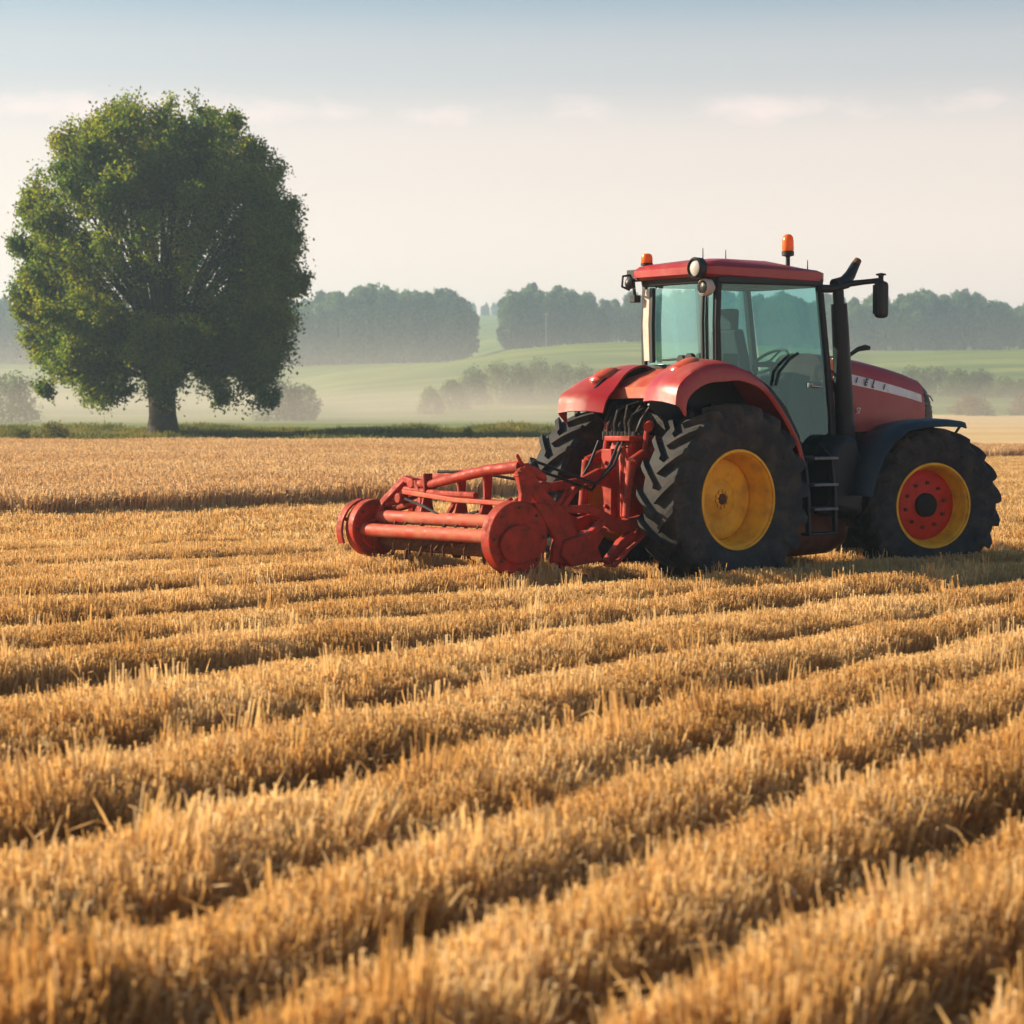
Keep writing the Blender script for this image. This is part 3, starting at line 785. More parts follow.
bush(1024, 395, 214, 36, 'pale bush at the right edge of the picture', me=PB)
GB = wood_tree_mesh('bush', 6, 3.4, 4200, .20, dome, M_weed, low=.02)
bush(52, 421, 90, 40, 'bright green bush in the weeds left of the solitary tree', me=GB)
for px, w, top in ((20, 34, 427), (250, 20, 428), (300, 26, 429), (345, 22, 427), (420, 26, 429), (468, 18, 426)):
    bush(px, top, 91, w, 'small weedy clump in the green strip at the field edge', 'weedy clumps at the field edge', GB)
for i, (px, D) in enumerate(((546, 535),)):
    pm = MB(); pm.tube([(0, 0, -1), (0, 0, 8.5)], [.14, .09], n=8); pm.box((-.7, -.06, 7.9), (.7, .06, 8.05))
    o = pm.build('utility_pole', M_cream, loc=(U_(px) * D, D, float(H(U_(px) * D, float(D)))))
    tag(o, 'thin pale pole in front of the small wood', 'pole')

exec_parts = []
# ------------------------------------------------------------------ tractor
T = empty('tractor', TR_O, TR_A)
tag(T, 'red farm tractor with yellow rims and glazed cab, seen from behind and its right side', 'tractor')

def tyre(Rr, W, rim_r, nlug, parent, side):
    mb = MB()
    h = W / 2
    prof = [(rim_r, -h * .72), (rim_r + .05, -h * .82), (rim_r + (Rr - rim_r) * .45, -h * .99), (Rr * .88, -h * .96), (Rr * .922, -h * .82), (Rr * .934, -h * .4), (Rr * .938, 0)]
    prof = prof + [(r, -y) for r, y in reversed(prof[:-1])]
    mb.lathe(prof, 'y', 72, closed=True)
    Rb = Rr * .915
    for sd in (-1, 1):
        for i in range(nlug):
            th0 = 2 * math.pi * (i + (0.5 if sd > 0 else 0)) / nlug
            st = [(0.04, 0.0, Rb + .008, Rr), (0.40, 0.10, Rb + .006, Rr), (0.78, 0.20, Rb - .02, Rr * .992), (0.985, 0.26, Rb - .06, Rr * .978), (1.05, 0.290, Rr * .80, Rr * .915), (1.022, 0.325, Rr * .71, Rr * .73)]
            vs = []
            for q, (s, dth, r0, r1) in enumerate(st):
                tw = (0.060 + 0.026 * s) / Rr * (1 if q < 4 else .8)
                for (rad, sg) in ((r0, -1), (r1, -.72), (r1, .72), (r0, 1)):
                    t = th0 - dth * 0.95 + sg * tw * .5
                    yy = sd * s * h
                    if q >= 4: yy = sd * h * (s - (0.0 if rad == r1 else 0.06))
                    vs.append((rad * math.cos(t), yy, rad * math.sin(t)))
            fs = []
            for q in range(len(st) - 1):
                for k in range(3):
                    a = q * 4 + k
                    fs.append((a, a + 1, a + 5, a + 4))
            fs.append((0, 1, 2, 3)); e = (len(st) - 1) * 4; fs.append((e + 3, e + 2, e + 1, e))
            mb.add(vs, fs)
    return mb.build('tyre', M_tyre, parent, smooth=30)

def wheel(loc, Rr, W, rim_r, nlug, side, steer, front, label):
    """side -1 = the side facing the camera; the wheel's own mesh is its centre disc"""
    h = W / 2; s = side
    d = MB()
    if front:
        d.lathe([(0.0, s * h * .10), (rim_r * .26, s * h * .10), (rim_r * .34, s * h * .02), (rim_r * .70, s * h * .02), (rim_r * .80, -s * h * .08), (rim_r * .86, -s * h * .14), (rim_r * .86, -s * h * .2), (0, -s * h * .2)], 'y', 48)
    else:
        d.lathe([(0.0, -s * h * .10), (rim_r * .30, -s * h * .10), (rim_r * .42, -s * h * .22), (rim_r * .72, -s * h * .10), (rim_r * .82, -s * h * .16), (rim_r * .86, -s * h * .24), (rim_r * .86, -s * h * .3), (0, -s * h * .3)], 'y', 48)
    w = d.build('wheel', M_rimred if front else M_yellow, T, smooth=40)
    w.location = loc; w.rotation_euler = (0, 0, steer)
    w['label'] = label
    tyre(Rr, W, rim_r, nlug, w, side)
    r = MB()
    r.lathe([(rim_r * .995, s * h * .80), (rim_r * 1.045, s * h * .80), (rim_r * 1.05, s * h * .76), (rim_r * .985, s * h * .70), (rim_r * .94, s * h * .60), (rim_r * .935, s * h * .38), (rim_r * .90, s * h * .30), (rim_r * .895, s * h * .05),
             (rim_r * .86, -s * h * .05), (rim_r * .855, -s * h * .30), (rim_r * .9, -s * h * .34), (rim_r * .96, -s * h * .6), (rim_r * 1.04, -s * h * .8), (rim_r * 1.05, -s * h * .76), (rim_r * 1.0, -s * h * .5), (rim_r * .99, s * h * .5), (rim_r * 1.0, s * h * .7)], 'y', 64, closed=True)
    r.build('rim', M_yellow, w, smooth=40)
    hb = MB()
    if front:
        hb.lathe([(rim_r * .30, s * h * .04), (rim_r * .29, s * h * .22), (rim_r * .24, s * h * .30), (rim_r * .10, s * h * .33), (0, s * h * .33)], 'y', 28)
        hb.build('hub', M_dark, w, smooth=40)
    else:
        hb.lathe([(rim_r * .12, -s * h * .11), (rim_r * .11, -s * h * .05), (rim_r * .08, -s * h * .02), (0, -s * h * .02)], 'y', 12)
        hb.build('hub', M_rust, w, smooth=40)
    bl = MB()
    nb = 10
    for i in range(nb):
        a = 2 * math.pi * i / nb + .2; rr = rim_r * (.55 if front else .17)
        bl.lathe([(.020, 0), (.020, .022), (0, .022)], 'y', 6, c=(rr * math.cos(a), (s * h * .02 if front else -s * h * .12) + (-.011 + s * .011), rr * math.sin(a)))
    bl.build('wheel_bolts', M_rust if front else M_yellow, w, smooth=30)
    return w
RW = 0.50
wheel((0, -1.02 + RW / 2, .87), .88, RW, .44, 20, -1, 0, False, 'big rear wheel with yellow dished rim on the camera side')
wheel((0, 1.12 - RW / 2, .87), .88, RW, .44, 20, 1, 0, False, 'big rear wheel on the far side, seen from behind')
STEER = R_(-17)
wheel((2.75, -.76, .745), .775, .44, .405, 19, -1, STEER, True, 'front wheel with red disc, yellow rim and dark hub')
wheel((2.75, .76, .745), .775, .44, .405, 19, 1, STEER, True, 'front wheel on the far side, mostly hidden')

# chassis, engine, axles
c = MB()
c.tube([(0, -.56, .87), (0, .56, .87)], .17, n=20)
c.box((-.34, -.30, .58), (.5, .30, 1.25)); c.box((.5, -.24, .55), (1.7, .24, 1.15))
c.box((1.7, -.30, .62), (3.05, .30, 1.50)); c.box((3.05, -.25, .70), (3.30, .25, 1.45))
c.tube([(2.75, -.60, .72), (2.75, .60, .72)], .11, n=16)
c.box((2.45, -.22, .5), (3.0, .22, .72))
c.box((.35, -.40, 1.15), (1.72, .40, 1.27))
for sy in (-1, 1):
    c.tube([(2.75, sy * .50, .50), (2.75, sy * .50, .98)], .085, n=12)
    c.box((.2, sy * .40, 1.0), (.55, sy * .56, 1.30))
    c.tube([(1.9, sy * .32, .9), (2.2, sy * .42, 1.0), (2.6, sy * .40, 1.0)], .035, n=8)
c.build('chassis', M_dark, T, bevel=.02)
b = MB()
b.lathe([(0, -.62), (.17, -.60), (.23, -.42), (.245, 0), (.23, .42), (.17, .60), (0, .62)], 'x', 24, c=(1.55, -.12, .49))
b.build('belly_tank', M_pan, T)
ft = MB()
ft.prism([(1.42, .72), (1.86, .66), (1.90, 1.05), (1.78, 1.42), (1.60, 1.46), (1.42, 1.30)], -.78, -.32)
ft.build('fuel_tank', M_black, T, bevel=.07, seg=4)
bb = MB(); bb.box((.62, -.80, .62), (.98, -.42, 1.05)); bb.build('battery_box', M_black, T, bevel=.03)

# steps
st = MB()
for x in (1.0, 1.36):
    st.bar([(x + .02, -.62, 1.36), (x + .01, -.80, 1.22), (x - .005, -.86, .9), (x - .01, -.88, .52)], .035, .05, (0, 1, 0))
st.box((.99, -.9, .50), (1.36, -.78, .53))
sl = st.build('step_ladder', M_black, T, bevel=.006)
for z in (1.235, .985, .755):
    rb = MB(); rb.box((1.02, -.93, z - .018), (1.345, -.77, z + .012)); rb.build('rung', M_stepm, sl, bevel=.006)

# rear fenders
OUT = [(-.76, 1.73), (-.73, 1.88), (-.60, 1.99), (-.40, 2.06), (-.10, 2.07), (.12, 2.01), (.30, 1.91), (.52, 1.70), (.68, 1.50), (.78, 1.34), (.84, 1.16)]
INN = [(-.66, 1.76), (-.60, 1.90), (-.48, 2.00), (-.28, 2.10), (-.02, 2.13), (.18, 2.08), (.36, 1.98), (.56, 1.78), (.72, 1.57), (.82, 1.38), (.86, 1.20)]
def smooth_path(P, n):
    P = np.array(P, float); Q = np.concatenate([[2 * P[0] - P[1]], P, [2 * P[-1] - P[-2]]]); out = []
    for i in range(len(P) - 1):
        a, b, c, d = Q[i:i + 4]
        for t in np.arange(n) / n: out.append(.5 * (2 * b + (c - a) * t + (2 * a - 5 * b + 4 * c - d) * t * t + (3 * b - a - 3 * c + d) * t ** 3))
    return [(float(x), float(z)) for x, z in out + [P[-1]]]
def flat(P): return [(x, z - .10 * math.exp(-((x + .52) / .26) ** 2) - .03 * (x < .2)) for x, z in P]
OUTF, INNF = smooth_path(flat(OUT), 4), smooth_path(flat(INN), 4)
OUT, INN = smooth_path(OUT, 4), smooth_path(INN, 4)
def fender(sy, y0, y1):
    rows = []
    Y0, Y1 = y0, y1
    outl, inl = (OUT, INN) if sy < 0 else (OUTF, INNF)
    for (xo, zo), (xi, zi) in zip(outl, inl):
        nx, nz = xo - 0.0, zo - .87
        l = math.hypot(nx, nz); nx, nz = nx / l, nz / l
        q = min(1, max(0, (xi + .66) / .75)) if sy > 0 else 1
        y0, y1 = Y0 - .20 * (1 - q), Y1 - .22 * (1 - q)
        row = [(xi, sy * y0, zi)]
        for t in (.3, .65, .88, 1.0):
            bulge = .03 * math.sin(math.pi * t)
            row.append((xi + (xo - xi) * t + nx * bulge, sy * (y0 + (y1 - y0) * t), zi + (zo - zi) * t + nz * bulge))
        row.append((xo - nx * .02, sy * (y1 + .012), zo - nz * .02))
        fl = .13 - .10 * min(1, max(0, (xo + .2) / .6)); row.append((xo - nx * fl, sy * (y1 + .004), zo - nz * fl))
        rows.append(row)
    y0, y1 = Y0, Y1
    if sy > 0: rows = [list(reversed(r)) for r in rows]
    mb = MB(); mb.grid(rows, thick=.022)
    fo = mb.build('fender', M_red_f, T, smooth=50)
    fo['label'] = 'wide red rear fender ' + ('on the camera side' if sy < 0 else 'on the far side')
    # lamp pod on the fender top
    yc = sy * (y0 + (y1 - y0) * .42) - (.10 if sy > 0 else 0)
    pod = MB()
    pod.lathe([(0, -.16), (.05, -.145), (.085, -.06), (.085, .03), (.06, .10), (0, .16)], 'x', 16, c=(0, 0, 0))
    po = pod.build('lamp_pod', M_red_dusty, fo, loc=(-.36, yc, 2.10 - (.075 if sy > 0 else 0)))
    po.rotation_euler = (0, R_(-22), 0); po.scale = (1, 1.25, .62)
    ln = MB(); ln.lathe([(.07, -.07), (.066, -.125), (.03, -.155), (0, -.16)], 'x', 16)
    lo = ln.build('tail_light', M_redlens, fo, loc=(-.375, yc, 2.093 - (.075 if sy > 0 else 0))); lo.rotation_euler = (0, R_(-22), 0); lo.scale = (1.05, 1.25, .62)
    # dark wheel-arch lining
    ln = MB()
    poly = [(x, z - .03) for x, z in INN] + [(.70, 1.0), (.30, .95), (-.30, 1.05), (-.36, 1.5)]
    ln.prism(poly, sy * (y0 + .03), sy * (y0 + .055))
    ln.build('arch_lining', M_black, fo, smooth=0)
fender(-1, .42, .96)
fender(1, .36, .90)
rp = MB()
rp.grid([[(.24, y, 2.11), (.02, y, 2.06), (-.22, y, 1.99), (-.40, y, 1.90), (-.44, y, 1.80)] for y in (-.41, -.2, 0, .2, .35)], thick=.02)
rp.build('rear_cowl', M_red_dusty, T)

# cab: frame, glass, roof
HY = .50
DOOR = [(.17, 2.86), (1.49, 2.88), (1.67, 1.62), (1.69, 1.25), (1.27, 1.23), (1.20, 1.45), (1.02, 1.72), (.82, 1.90), (.56, 2.04), (.17, 2.11)]
def rail(mb, pts, w, h, upv): mb.bar(pts, w, h, upv)
cf = MB()
for sy in (-1, 1):
    y = sy * HY
    loop = [(x, y, z) for x, z in DOOR]
    cf.bar([(1.50, y, 2.92), (1.60, y, 2.2), (1.68, y, 1.6), (1.70, y, 1.2)], .07, [.055, .06, .075, .09], (1, 0, 0))
    cf.bar([(.165, y, 2.92), (.15, y, 2.5), (.165, y, 2.06)], .06, [.065, .06, .07], (1, 0, 0))
    low = [(.15, y, 2.10), (.56, y, 2.02), (.82, y, 1.88), (1.02, y, 1.70), (1.20, y, 1.43), (1.27, y, 1.20)]
    cf.bar(low, .06, .06, (0, 0, 1))
    cf.bar([(1.24, y, 1.22), (1.72, y, 1.22)], .065, .07, (0, 0, 1))
    cf.bar([(.14, y, 2.90), (1.53, y, 2.92)], .07, .07, (0, 0, 1))
for (x, z) in ((.15, 2.90), (.15, 2.10), (1.52, 2.92), (1.70, 1.95)):
    cf.bar([(x, -HY, z), (x, HY, z)], .06, .065 if z > 2.5 else .05, (0, 0, 1))
cf.prism([(1.66, 1.22), (1.74, 1.22), (1.72, 1.93), (1.65, 1.93)], -.47, .47)
cab = cf.build('cab_frame', M_black, T, bevel=.012)
def pane(name, poly3, m):
    mb = MB(); mb.add(poly3, [tuple(range(len(poly3)))])
    return mb.build(name, m, cab, smooth=0)
for sy in (-1, 1):
    nm = pane('door_glass', [(x, sy * (HY + .012), z) for x, z in DOOR], M_glass)
# rear screen: curved at both corners
xs = [(-HY + .02, .150), (-.40, .115), (-.2, .095), (0, .088), (.2, .095), (.40, .115), (HY - .02, .150)]
mb = MB(); mb.grid([[(x, y, 2.88), (x - .012, y, 2.5), (x, y, 2.12)] for y, x in xs]); mb.build('rear_window', M_glass_r, cab)
mb = MB(); mb.grid([[(1.53, y, 2.90), (1.62, y, 2.4), (1.70, y, 1.97)] for y in (-.47, 0, .47)]); mb.build('windscreen', M_glass, cab)
fr = MB()
fr.bar([(.075, -.40, 2.85), (.065, -.40, 2.5), (.075, -.40, 2.14)], .03, .03, (1, 0, 0)); fr.bar([(.06, .29, 2.85), (.05, .29, 2.5), (.06, .29, 2.14)], .05, .04, (1, 0, 0))
fr.build('window_frame', M_black, cab, bevel=.006)
cn_ = MB(); cn_.grid([[(.14 + .02, .49, 2.84), (.145, .495, 2.5), (.16, .49, 2.16)], [(.075, .41, 2.84), (.06, .415, 2.5), (.075, .41, 2.16)], [(.06, .32, 2.84), (.045, .32, 2.5), (.06, .32, 2.16)]], thick=.012)
cn_.build('corner_trim', M_cream, cab)
wp = MB(); wp.tube([(.06, -.30, 2.13), (.05, -.12, 2.17), (.05, .16, 2.16)], .010, n=6); wp.lathe([(.05, 0), (.05, .05), (0, .06)], 'x', 14, c=(.0, -.28, 2.17)); wp.lathe([(.045, 0), (.045, .05), (0, .06)], 'x', 14, c=(.02, -.14, 2.16))
wp.build('rear_wiper', M_black, cab)
# roof
rf = MB()
def ring(x0, x1, hy, z, r=.14, n=5, nose=.06):
    P = []
    for (cx, cy, a0) in ((x1 - r, hy - r, 0), (x0 + r, hy - r, 90), (x0 + r, -hy + r, 180), (x1 - r, -hy + r, 270)):
        for k in range(n):
            a = R_(a0 + 90 * k / (n - 1)); P.append((cx + r * math.cos(a), cy + r * math.sin(a)))
    out = []
    for x, y in P:
        t = (x - x0) / (x1 - x0)
        bow = nose * (1 - (y / hy) ** 2) * (1 if t > .5 else -1 if t < .12 else 0)
        out.append((x + bow, y, z(t) if callable(z) else z))
    return out
lv_ = [ring(.02, 1.56, .52, lambda t: 2.925 - .015 * t), ring(-.03, 1.60, .54, lambda t: 2.95 - .02 * t), ring(-.03, 1.60, .54, lambda t: 3.015 + .02 * math.sin(math.pi * t) - .005 * t),
       ring(.01, 1.55, .505, lambda t: 3.055 + .05 * math.sin(math.pi * min(1, t * 1.1)) - .02 * t), ring(.10, 1.44, .47, lambda t: 3.075 + .055 * math.sin(math.pi * min(1, t * 1.1)) - .03 * t), ring(.40, 1.1, .25, lambda t: 3.12, r=.1)]
n0 = len(lv_[0])
rf.add([p for l in lv_ for p in l], [(i * n0 + k, i * n0 + (k + 1) % n0, (i + 1) * n0 + (k + 1) % n0, (i + 1) * n0 + k) for i in range(len(lv_) - 1) for k in range(n0)] + [tuple(reversed(range(n0))), tuple((len(lv_) - 1) * n0 + k for k in range(n0))])
roof = rf.build('roof', M_red, T, smooth=40)
ul = MB(); ul.add([(p[0], p[1], p[2]) for p in ring(.06, 1.54, .52, 2.875)] + ring(.05, 1.55, .525, 2.926), [(k, (k + 1) % n0, (k + 1) % n0 + n0, k + n0) for k in range(n0)] + [tuple(reversed(range(n0))), tuple(range(n0, 2 * n0))])
ul.build('roof_liner', M_black, T, smooth=40)
# interior
it = MB(); it.box((.80, -.25, 1.75), (1.24, .25, 1.90)); it.bar([(.84, 0, 1.86), (.79, 0, 2.2), (.76, 0, 2.46)], [.46, .44, .34], .13, (1, 0, 0)); it.bar([(.76, 0, 2.44), (.77, 0, 2.66)], .24, .10, (1, 0, 0))
it.box((.84, -.34, 2.10), (1.12, -.26, 2.15)); it.box((.84, .26, 2.10), (1.12, .34, 2.15)); it.box((.84, -.18, 1.27), (1.14, .18, 1.75))
it.build('seat', M_seat, cab, bevel=.04, seg=3)
fp = MB(); fp.bar([(.86, HY - .02, 2.90), (.90, HY - .02, 2.4), (.98, HY - .02, 1.75)], .05, .13, (1, 0, 0)); fp.build('window_post', M_black, cab, bevel=.01)
cs = MB(); cs.box((.95, .28, 1.5), (1.25, .42, 2.16)); cs.box((.3, -.44, 1.9), (.5, -.30, 2.22)); cs.prism([(1.30, 1.27), (1.62, 1.27), (1.64, 2.02), (1.42, 2.06), (1.36, 1.9)], -.26, .26); cs.tube([(1.44, 0, 1.9), (1.34, 0, 2.16)], .035, n=8)
cs.build('console', M_seat, cab, bevel=.02)
sw = MB()
rotm = Matrix.Rotation(R_(-36), 3, 'Y')
ringp = [Vector((1.34, 0, 2.17)) + rotm @ Vector((.19 * math.cos(2 * math.pi * k / 28), .19 * math.sin(2 * math.pi * k / 28), 0)) for k in range(29)]
sw.tube(ringp, .016, n=8, caps=False)
for a in (0, 120, 240): sw.tube([Vector((1.34, 0, 2.17)), Vector((1.34, 0, 2.17)) + rotm @ Vector((.19 * math.cos(R_(a)), .19 * math.sin(R_(a)), 0))], .012, n=6)
sw.build('steering_wheel', M_black, cab)
hd = MB(); hd.tube([(1.36, -HY - .04, 1.92), (1.52, -HY - .04, 1.91)], .014, n=8); hd.box((1.34, -HY - .035, 1.90), (1.40, -HY - .006, 1.95)); hd.build('door_handle', M_steel, cab, bevel=.005)
gr = MB(); gr.tube([(.88, -HY - .04, 1.92), (.92, -HY - .05, 2.05), (1.05, -HY - .05, 2.17), (1.18, -HY - .04, 2.23)], .016, n=8); gr.build('grab_rail', M_black, cab)
# lamps, beacons, aerials
def beacon(x, y, z, h, r, label):
    bs = MB(); bs.lathe([(.022, 0), (.022, h * .35), (r * 1.05, h * .38), (r * 1.05, h * .5), (r * .9, h * .52), (0, h * .52)], 'z', 18); o = bs.build('beacon', M_black, T, loc=(x, y, z)); o['label'] = label
    ln = MB(); ln.lathe([(r * .92, h * .5), (r, h * .56), (r * .98, h * .80), (r * .85, h * .92), (r * .5, h * .985), (0, h)], 'z', 18); ln.build('beacon_lens', M_orange, o)
beacon(1.48, -.10, 3.07, .34, .058, 'tall orange beacon on the roof front')
beacon(.10, .42, 3.0, .19, .056, 'orange beacon on the far rear roof corner')
for (x, y, z, rr, q) in ((-.045, -.44, 3.00, .075, 1), (.035, -.475, 2.825, .06, 0)):
    hs = MB(); hs.lathe([(rr * .6, .09), (rr * 1.3, .04), (rr * 1.35, -.03), (rr * 1.1, -.045), (rr, -.03), (rr, 0)], 'x', 20, c=(0, 0, 0)); o = hs.build('work_lamp', M_black if q else M_cream, T, loc=(x, y, z))
    ln = MB(); ln.lathe([(rr, -.02), (rr * .7, -.036), (0, -.042)], 'x', 20); ln.build('lamp_lens', M_lens if q else M_black, o)
bk = MB(); bk.box((-.04, .40, 2.92), (.06, .555, 3.03)); bk.tube([(-.03, .50, 2.98), (-.10, .54, 2.97), (-.11, .54, 2.87), (-.03, .52, 2.84)], .014, n=6); bk.tube([(0, .50, 2.92), (.02, .50, 2.75)], .018, n=6); bk.box((-.02, .46, 2.72), (.06, .53, 2.79))
bk.build('lamp_bracket', M_black, T, bevel=.008)
lg = MB(); lg.lathe([(.055, 0), (.055, -.03), (.03, -.05), (0, -.055)], 'x', 16, c=(-.05, .48, 2.90)); lg.build('work_lamp', M_black, T)
for (x, y, h) in ((.05, -.42, .14), (.55, -.2, .16), (1.55, -.3, .1)):
    an = MB(); an.tube([(0, 0, -.02), (0, 0, h)], [.008, .004], n=6); an.build('aerial', M_black, T, loc=(x, y, 3.05))

# exhaust and mirror
ex = MB()
ex.tube([(1.86, -.55, 1.15), (1.84, -.55, 1.4), (1.79, -.55, 2.0), (1.745, -.55, 2.55), (1.73, -.55, 2.72)], [.095, .095, .088, .082, .078], n=20)
ex.tube([(1.73, -.55, 2.70), (1.715, -.55, 2.86), (1.72, -.55, 2.91)], .055, n=16)
exo = ex.build('exhaust_stack', M_black, T)
tp = MB(); tp.tube([(1.66, -.55, 2.90), (1.80, -.55, 2.93), (1.88, -.55, 3.0), (1.95, -.55, 3.10), (1.985, -.55, 3.14)], [.06, .062, .055, .045, .035], n=14); tp.build('exhaust_tip', M_black, exo)
tr_ = MB(); tr_.tube([(1.955, -.55, 3.105), (1.995, -.55, 3.155)], [.044, .036], n=14); tr_.build('tip_edge', M_rust, exo)
mr = MB()
mr.tube([(1.50, -.52, 2.86), (1.60, -.56, 2.86), (1.80, -.60, 2.91)], .04, n=10); mr.tube([(1.78, -.60, 2.91), (1.92, -.70, 2.93), (2.07, -.81, 2.95)], [.032, .026, .026], n=10)
mr.tube([(2.05, -.80, 2.94), (2.05, -.80, 3.0)], [.02, .03], n=10); mr.lathe([(0, 0), (.05, .005), (.05, .02), (0, .03)], 'z', 12, c=(2.05, -.80, 2.99))
mro = mr.build('mirror', M_black, T)
mb = MB(); mb.box((1.97, -.86, 2.58), (2.12, -.76, 2.94)); mb.build('mirror_housing', M_black, mro, bevel=.045, seg=4)
mg = MB(); mg.box((1.962, -.845, 2.62), (1.972, -.775, 2.90)); mg.build('mirror_glass', M_black, mro)  # plain black colour stands in for a dark reflection in the pane
rd = MB(); rd.box((1.72, -.52, 2.05), (1.80, -.44, 2.20)); rd.box((1.74, -.50, 1.86), (1.79, -.45, 2.02)); rd.build('side_marker', M_redlens, T, bevel=.012)

# hood
HS = [(1.72, .40, 2.25, 1.48), (2.05, .395, 2.23, 1.47), (2.40, .385, 2.185, 1.48), (2.75, .37, 2.125, 1.50), (3.02, .35, 2.07, 1.52), (3.24, .325, 2.01, 1.54), (3.36, .295, 1.93, 1.55), (3.44, .25, 1.81, 1.56), (3.47, .22, 1.67, 1.57)]
def hood_pt(i, a):
    """a from 0 (left foot) to 1 (right foot) round station i"""
    x, w, zt, zb = HS[i]
    t = a * math.pi
    cx, sx = math.cos(t), math.sin(t)
    e = .42
    y = w * (1 if cx > 0 else -1) * abs(cx) ** e
    z = zb + (zt - zb) * abs(sx) ** .62
    return Vector((x, y, z))
NA = 36
def loft(i0, i1, m, name, parent, off=0):
    mb = MB()
    rows = [[hood_pt(i, k / NA) for k in range(NA + 1)] for i in range(i0, i1 + 1)]
    vs = [p for r in rows for p in r]; n = NA + 1
    fs = [(i * n + k, i * n + k + 1, (i + 1) * n + k + 1, (i + 1) * n + k) for i in range(len(rows) - 1) for k in range(NA)]
    fs += [tuple(range(n)), tuple(reversed([(len(rows) - 1) * n + k for k in range(n)]))]
    mb.add(vs, fs)
    return mb.build(name, m, parent, smooth=50)
hood = loft(0, 5, M_red, 'hood', T)
gro = loft(5, 8, M_black, 'grille', T)
def side_pt(x, z, off=.004):
    i = max(0, min(len(HS) - 2, sum(1 for h in HS if h[0] <= x) - 1))
    t = (x - HS[i][0]) / (HS[i + 1][0] - HS[i][0])
    w, zt, zb = [HS[i][j] + (HS[i + 1][j] - HS[i][j]) * t for j in (1, 2, 3)]
    s = min(1, max(0, (z - zb) / (zt - zb))) ** (1 / .62)
    return Vector((x, -(w * math.sqrt(max(0, 1 - s * s)) ** .42 + off), z))
gl = MB()
for z in (1.62, 1.67, 1.72, 1.77, 1.83):
    for sy in (-1, 1):
        pp = [side_pt(x, z + .02 * (3.44 - x) / .2, .001) for x in (3.26, 3.33, 3.39, 3.43)]; gl.bar([(p.x, -sy * p.y, p.z) for p in pp], .010, .014, (0, 0, 1))
gl.build('grille_slat', M_fender, gro, smooth=0)
gs = MB(); gs.bar([(3.245, -.330, 1.855), (3.35, -.304, 1.825), (3.44, -.252, 1.785)], .012, .012, (0, 0, 1)); gs.build('trim_strip', M_steel, gro)
# white stripe along the hood side with dark lettering
def stripe_z(x): return 2.02 - (x - 1.90) * .128 - (x - 1.9) ** 2 * .028
for sy, nm in ((1, 0), (-1, 1)):
    sm = MB()
    rows = []
    for x in np.linspace(1.90, 3.19, 14):
        hw = .055 - .012 * (x - 1.9)
        row = [side_pt(x, stripe_z(x) + hw * q) for q in (-1, -.4, .2, 1)]
        rows.append([Vector((p.x, p.y * sy, p.z)) for p in row])
    sm.grid(rows, thick=.003 if sy > 0 else -.003); sm.build('side_stripe', M_white, hood, smooth=50)
def lettering(txt, x, z, size, m, slope):
    cu = bpy.data.curves.new('lettering', 'FONT'); cu.body = txt; cu.size = size; cu.extrude = .003; cu.offset = .0035 if m is M_ink else 0; cu.align_x = 'CENTER'; cu.align_y = 'CENTER'
    o = bpy.data.objects.new('lettering', cu); COL.objects.link(o); o.parent = hood
    p = side_pt(x, z, .016); p2 = side_pt(x, z + .02, .016)
    o.location = p
    o.rotation_euler = (R_(90) - math.atan2(-(p2.y - p.y) * -1, .02) * 0 + math.atan2(-(p2.y - p.y), .02) * -1, -slope * -1, math.atan2(-(side_pt(x + .05, z).y - p.y) * -1, .05))
    cu.materials.append(m)
    return o
for txt, x, sz in (('I', 1.95, .05), ('u', 2.06, .065), ('I', 2.17, .075), ('E', 2.31, .10), ('L', 2.42, .12), ('i', 2.58, .085)):
    lettering(txt, x, stripe_z(x), sz, M_ink, .175)
lettering('S7', 2.17, 1.68, .085, M_white, .0)
# little black lever beside the exhaust
lv = MB(); lv.tube([(1.99, -.36, 2.17), (2.06, -.38, 2.23), (2.16, -.40, 2.29), (2.26, -.41, 2.31), (2.31, -.41, 2.305)], [.018, .020, .024, .030, .022], n=8); lv.build('hood_lever', M_black, T)

# front fenders
FF = [(1.70, .86), (1.76, 1.05), (1.88, 1.26), (2.04, 1.42), (2.24, 1.525), (2.5, 1.565), (2.8, 1.575), (3.06, 1.565), (3.12, 1.55)]
for sy in (-1, 1):
    rows = []
    for i, (x, z) in enumerate(FF):
        nx, nz = x - 2.75, z - .745; l = math.hypot(nx, nz); nx, nz = nx / l, nz / l
        y0, y1 = .56, .985
        xs = x - .0
        row = [(x - nx * .03, sy * y0, z - nz * .03), (x, sy * (y0 + .03), z), (x + nx * .02, sy * (y0 + .22), z + nz * .02), (x, sy * (y1 - .03), z), (x - nx * .05, sy * y1, z - nz * .05)]
        rows.append(row if sy < 0 else list(reversed(row)))
    mb = MB(); mb.grid(rows, thick=.015); fo = mb.build('front_fender', M_fender, T, smooth=50)
    br = MB(); br.tube([(2.75, sy * .40, 1.2), (2.75, sy * .55, 1.45), (2.75, sy * .8, 1.545)], .022, n=8); br.tube([(2.98, sy * .90, 1.40), (3.10, sy * .92, 1.54)], .015, n=6); br.build('bracket', M_dark, fo)

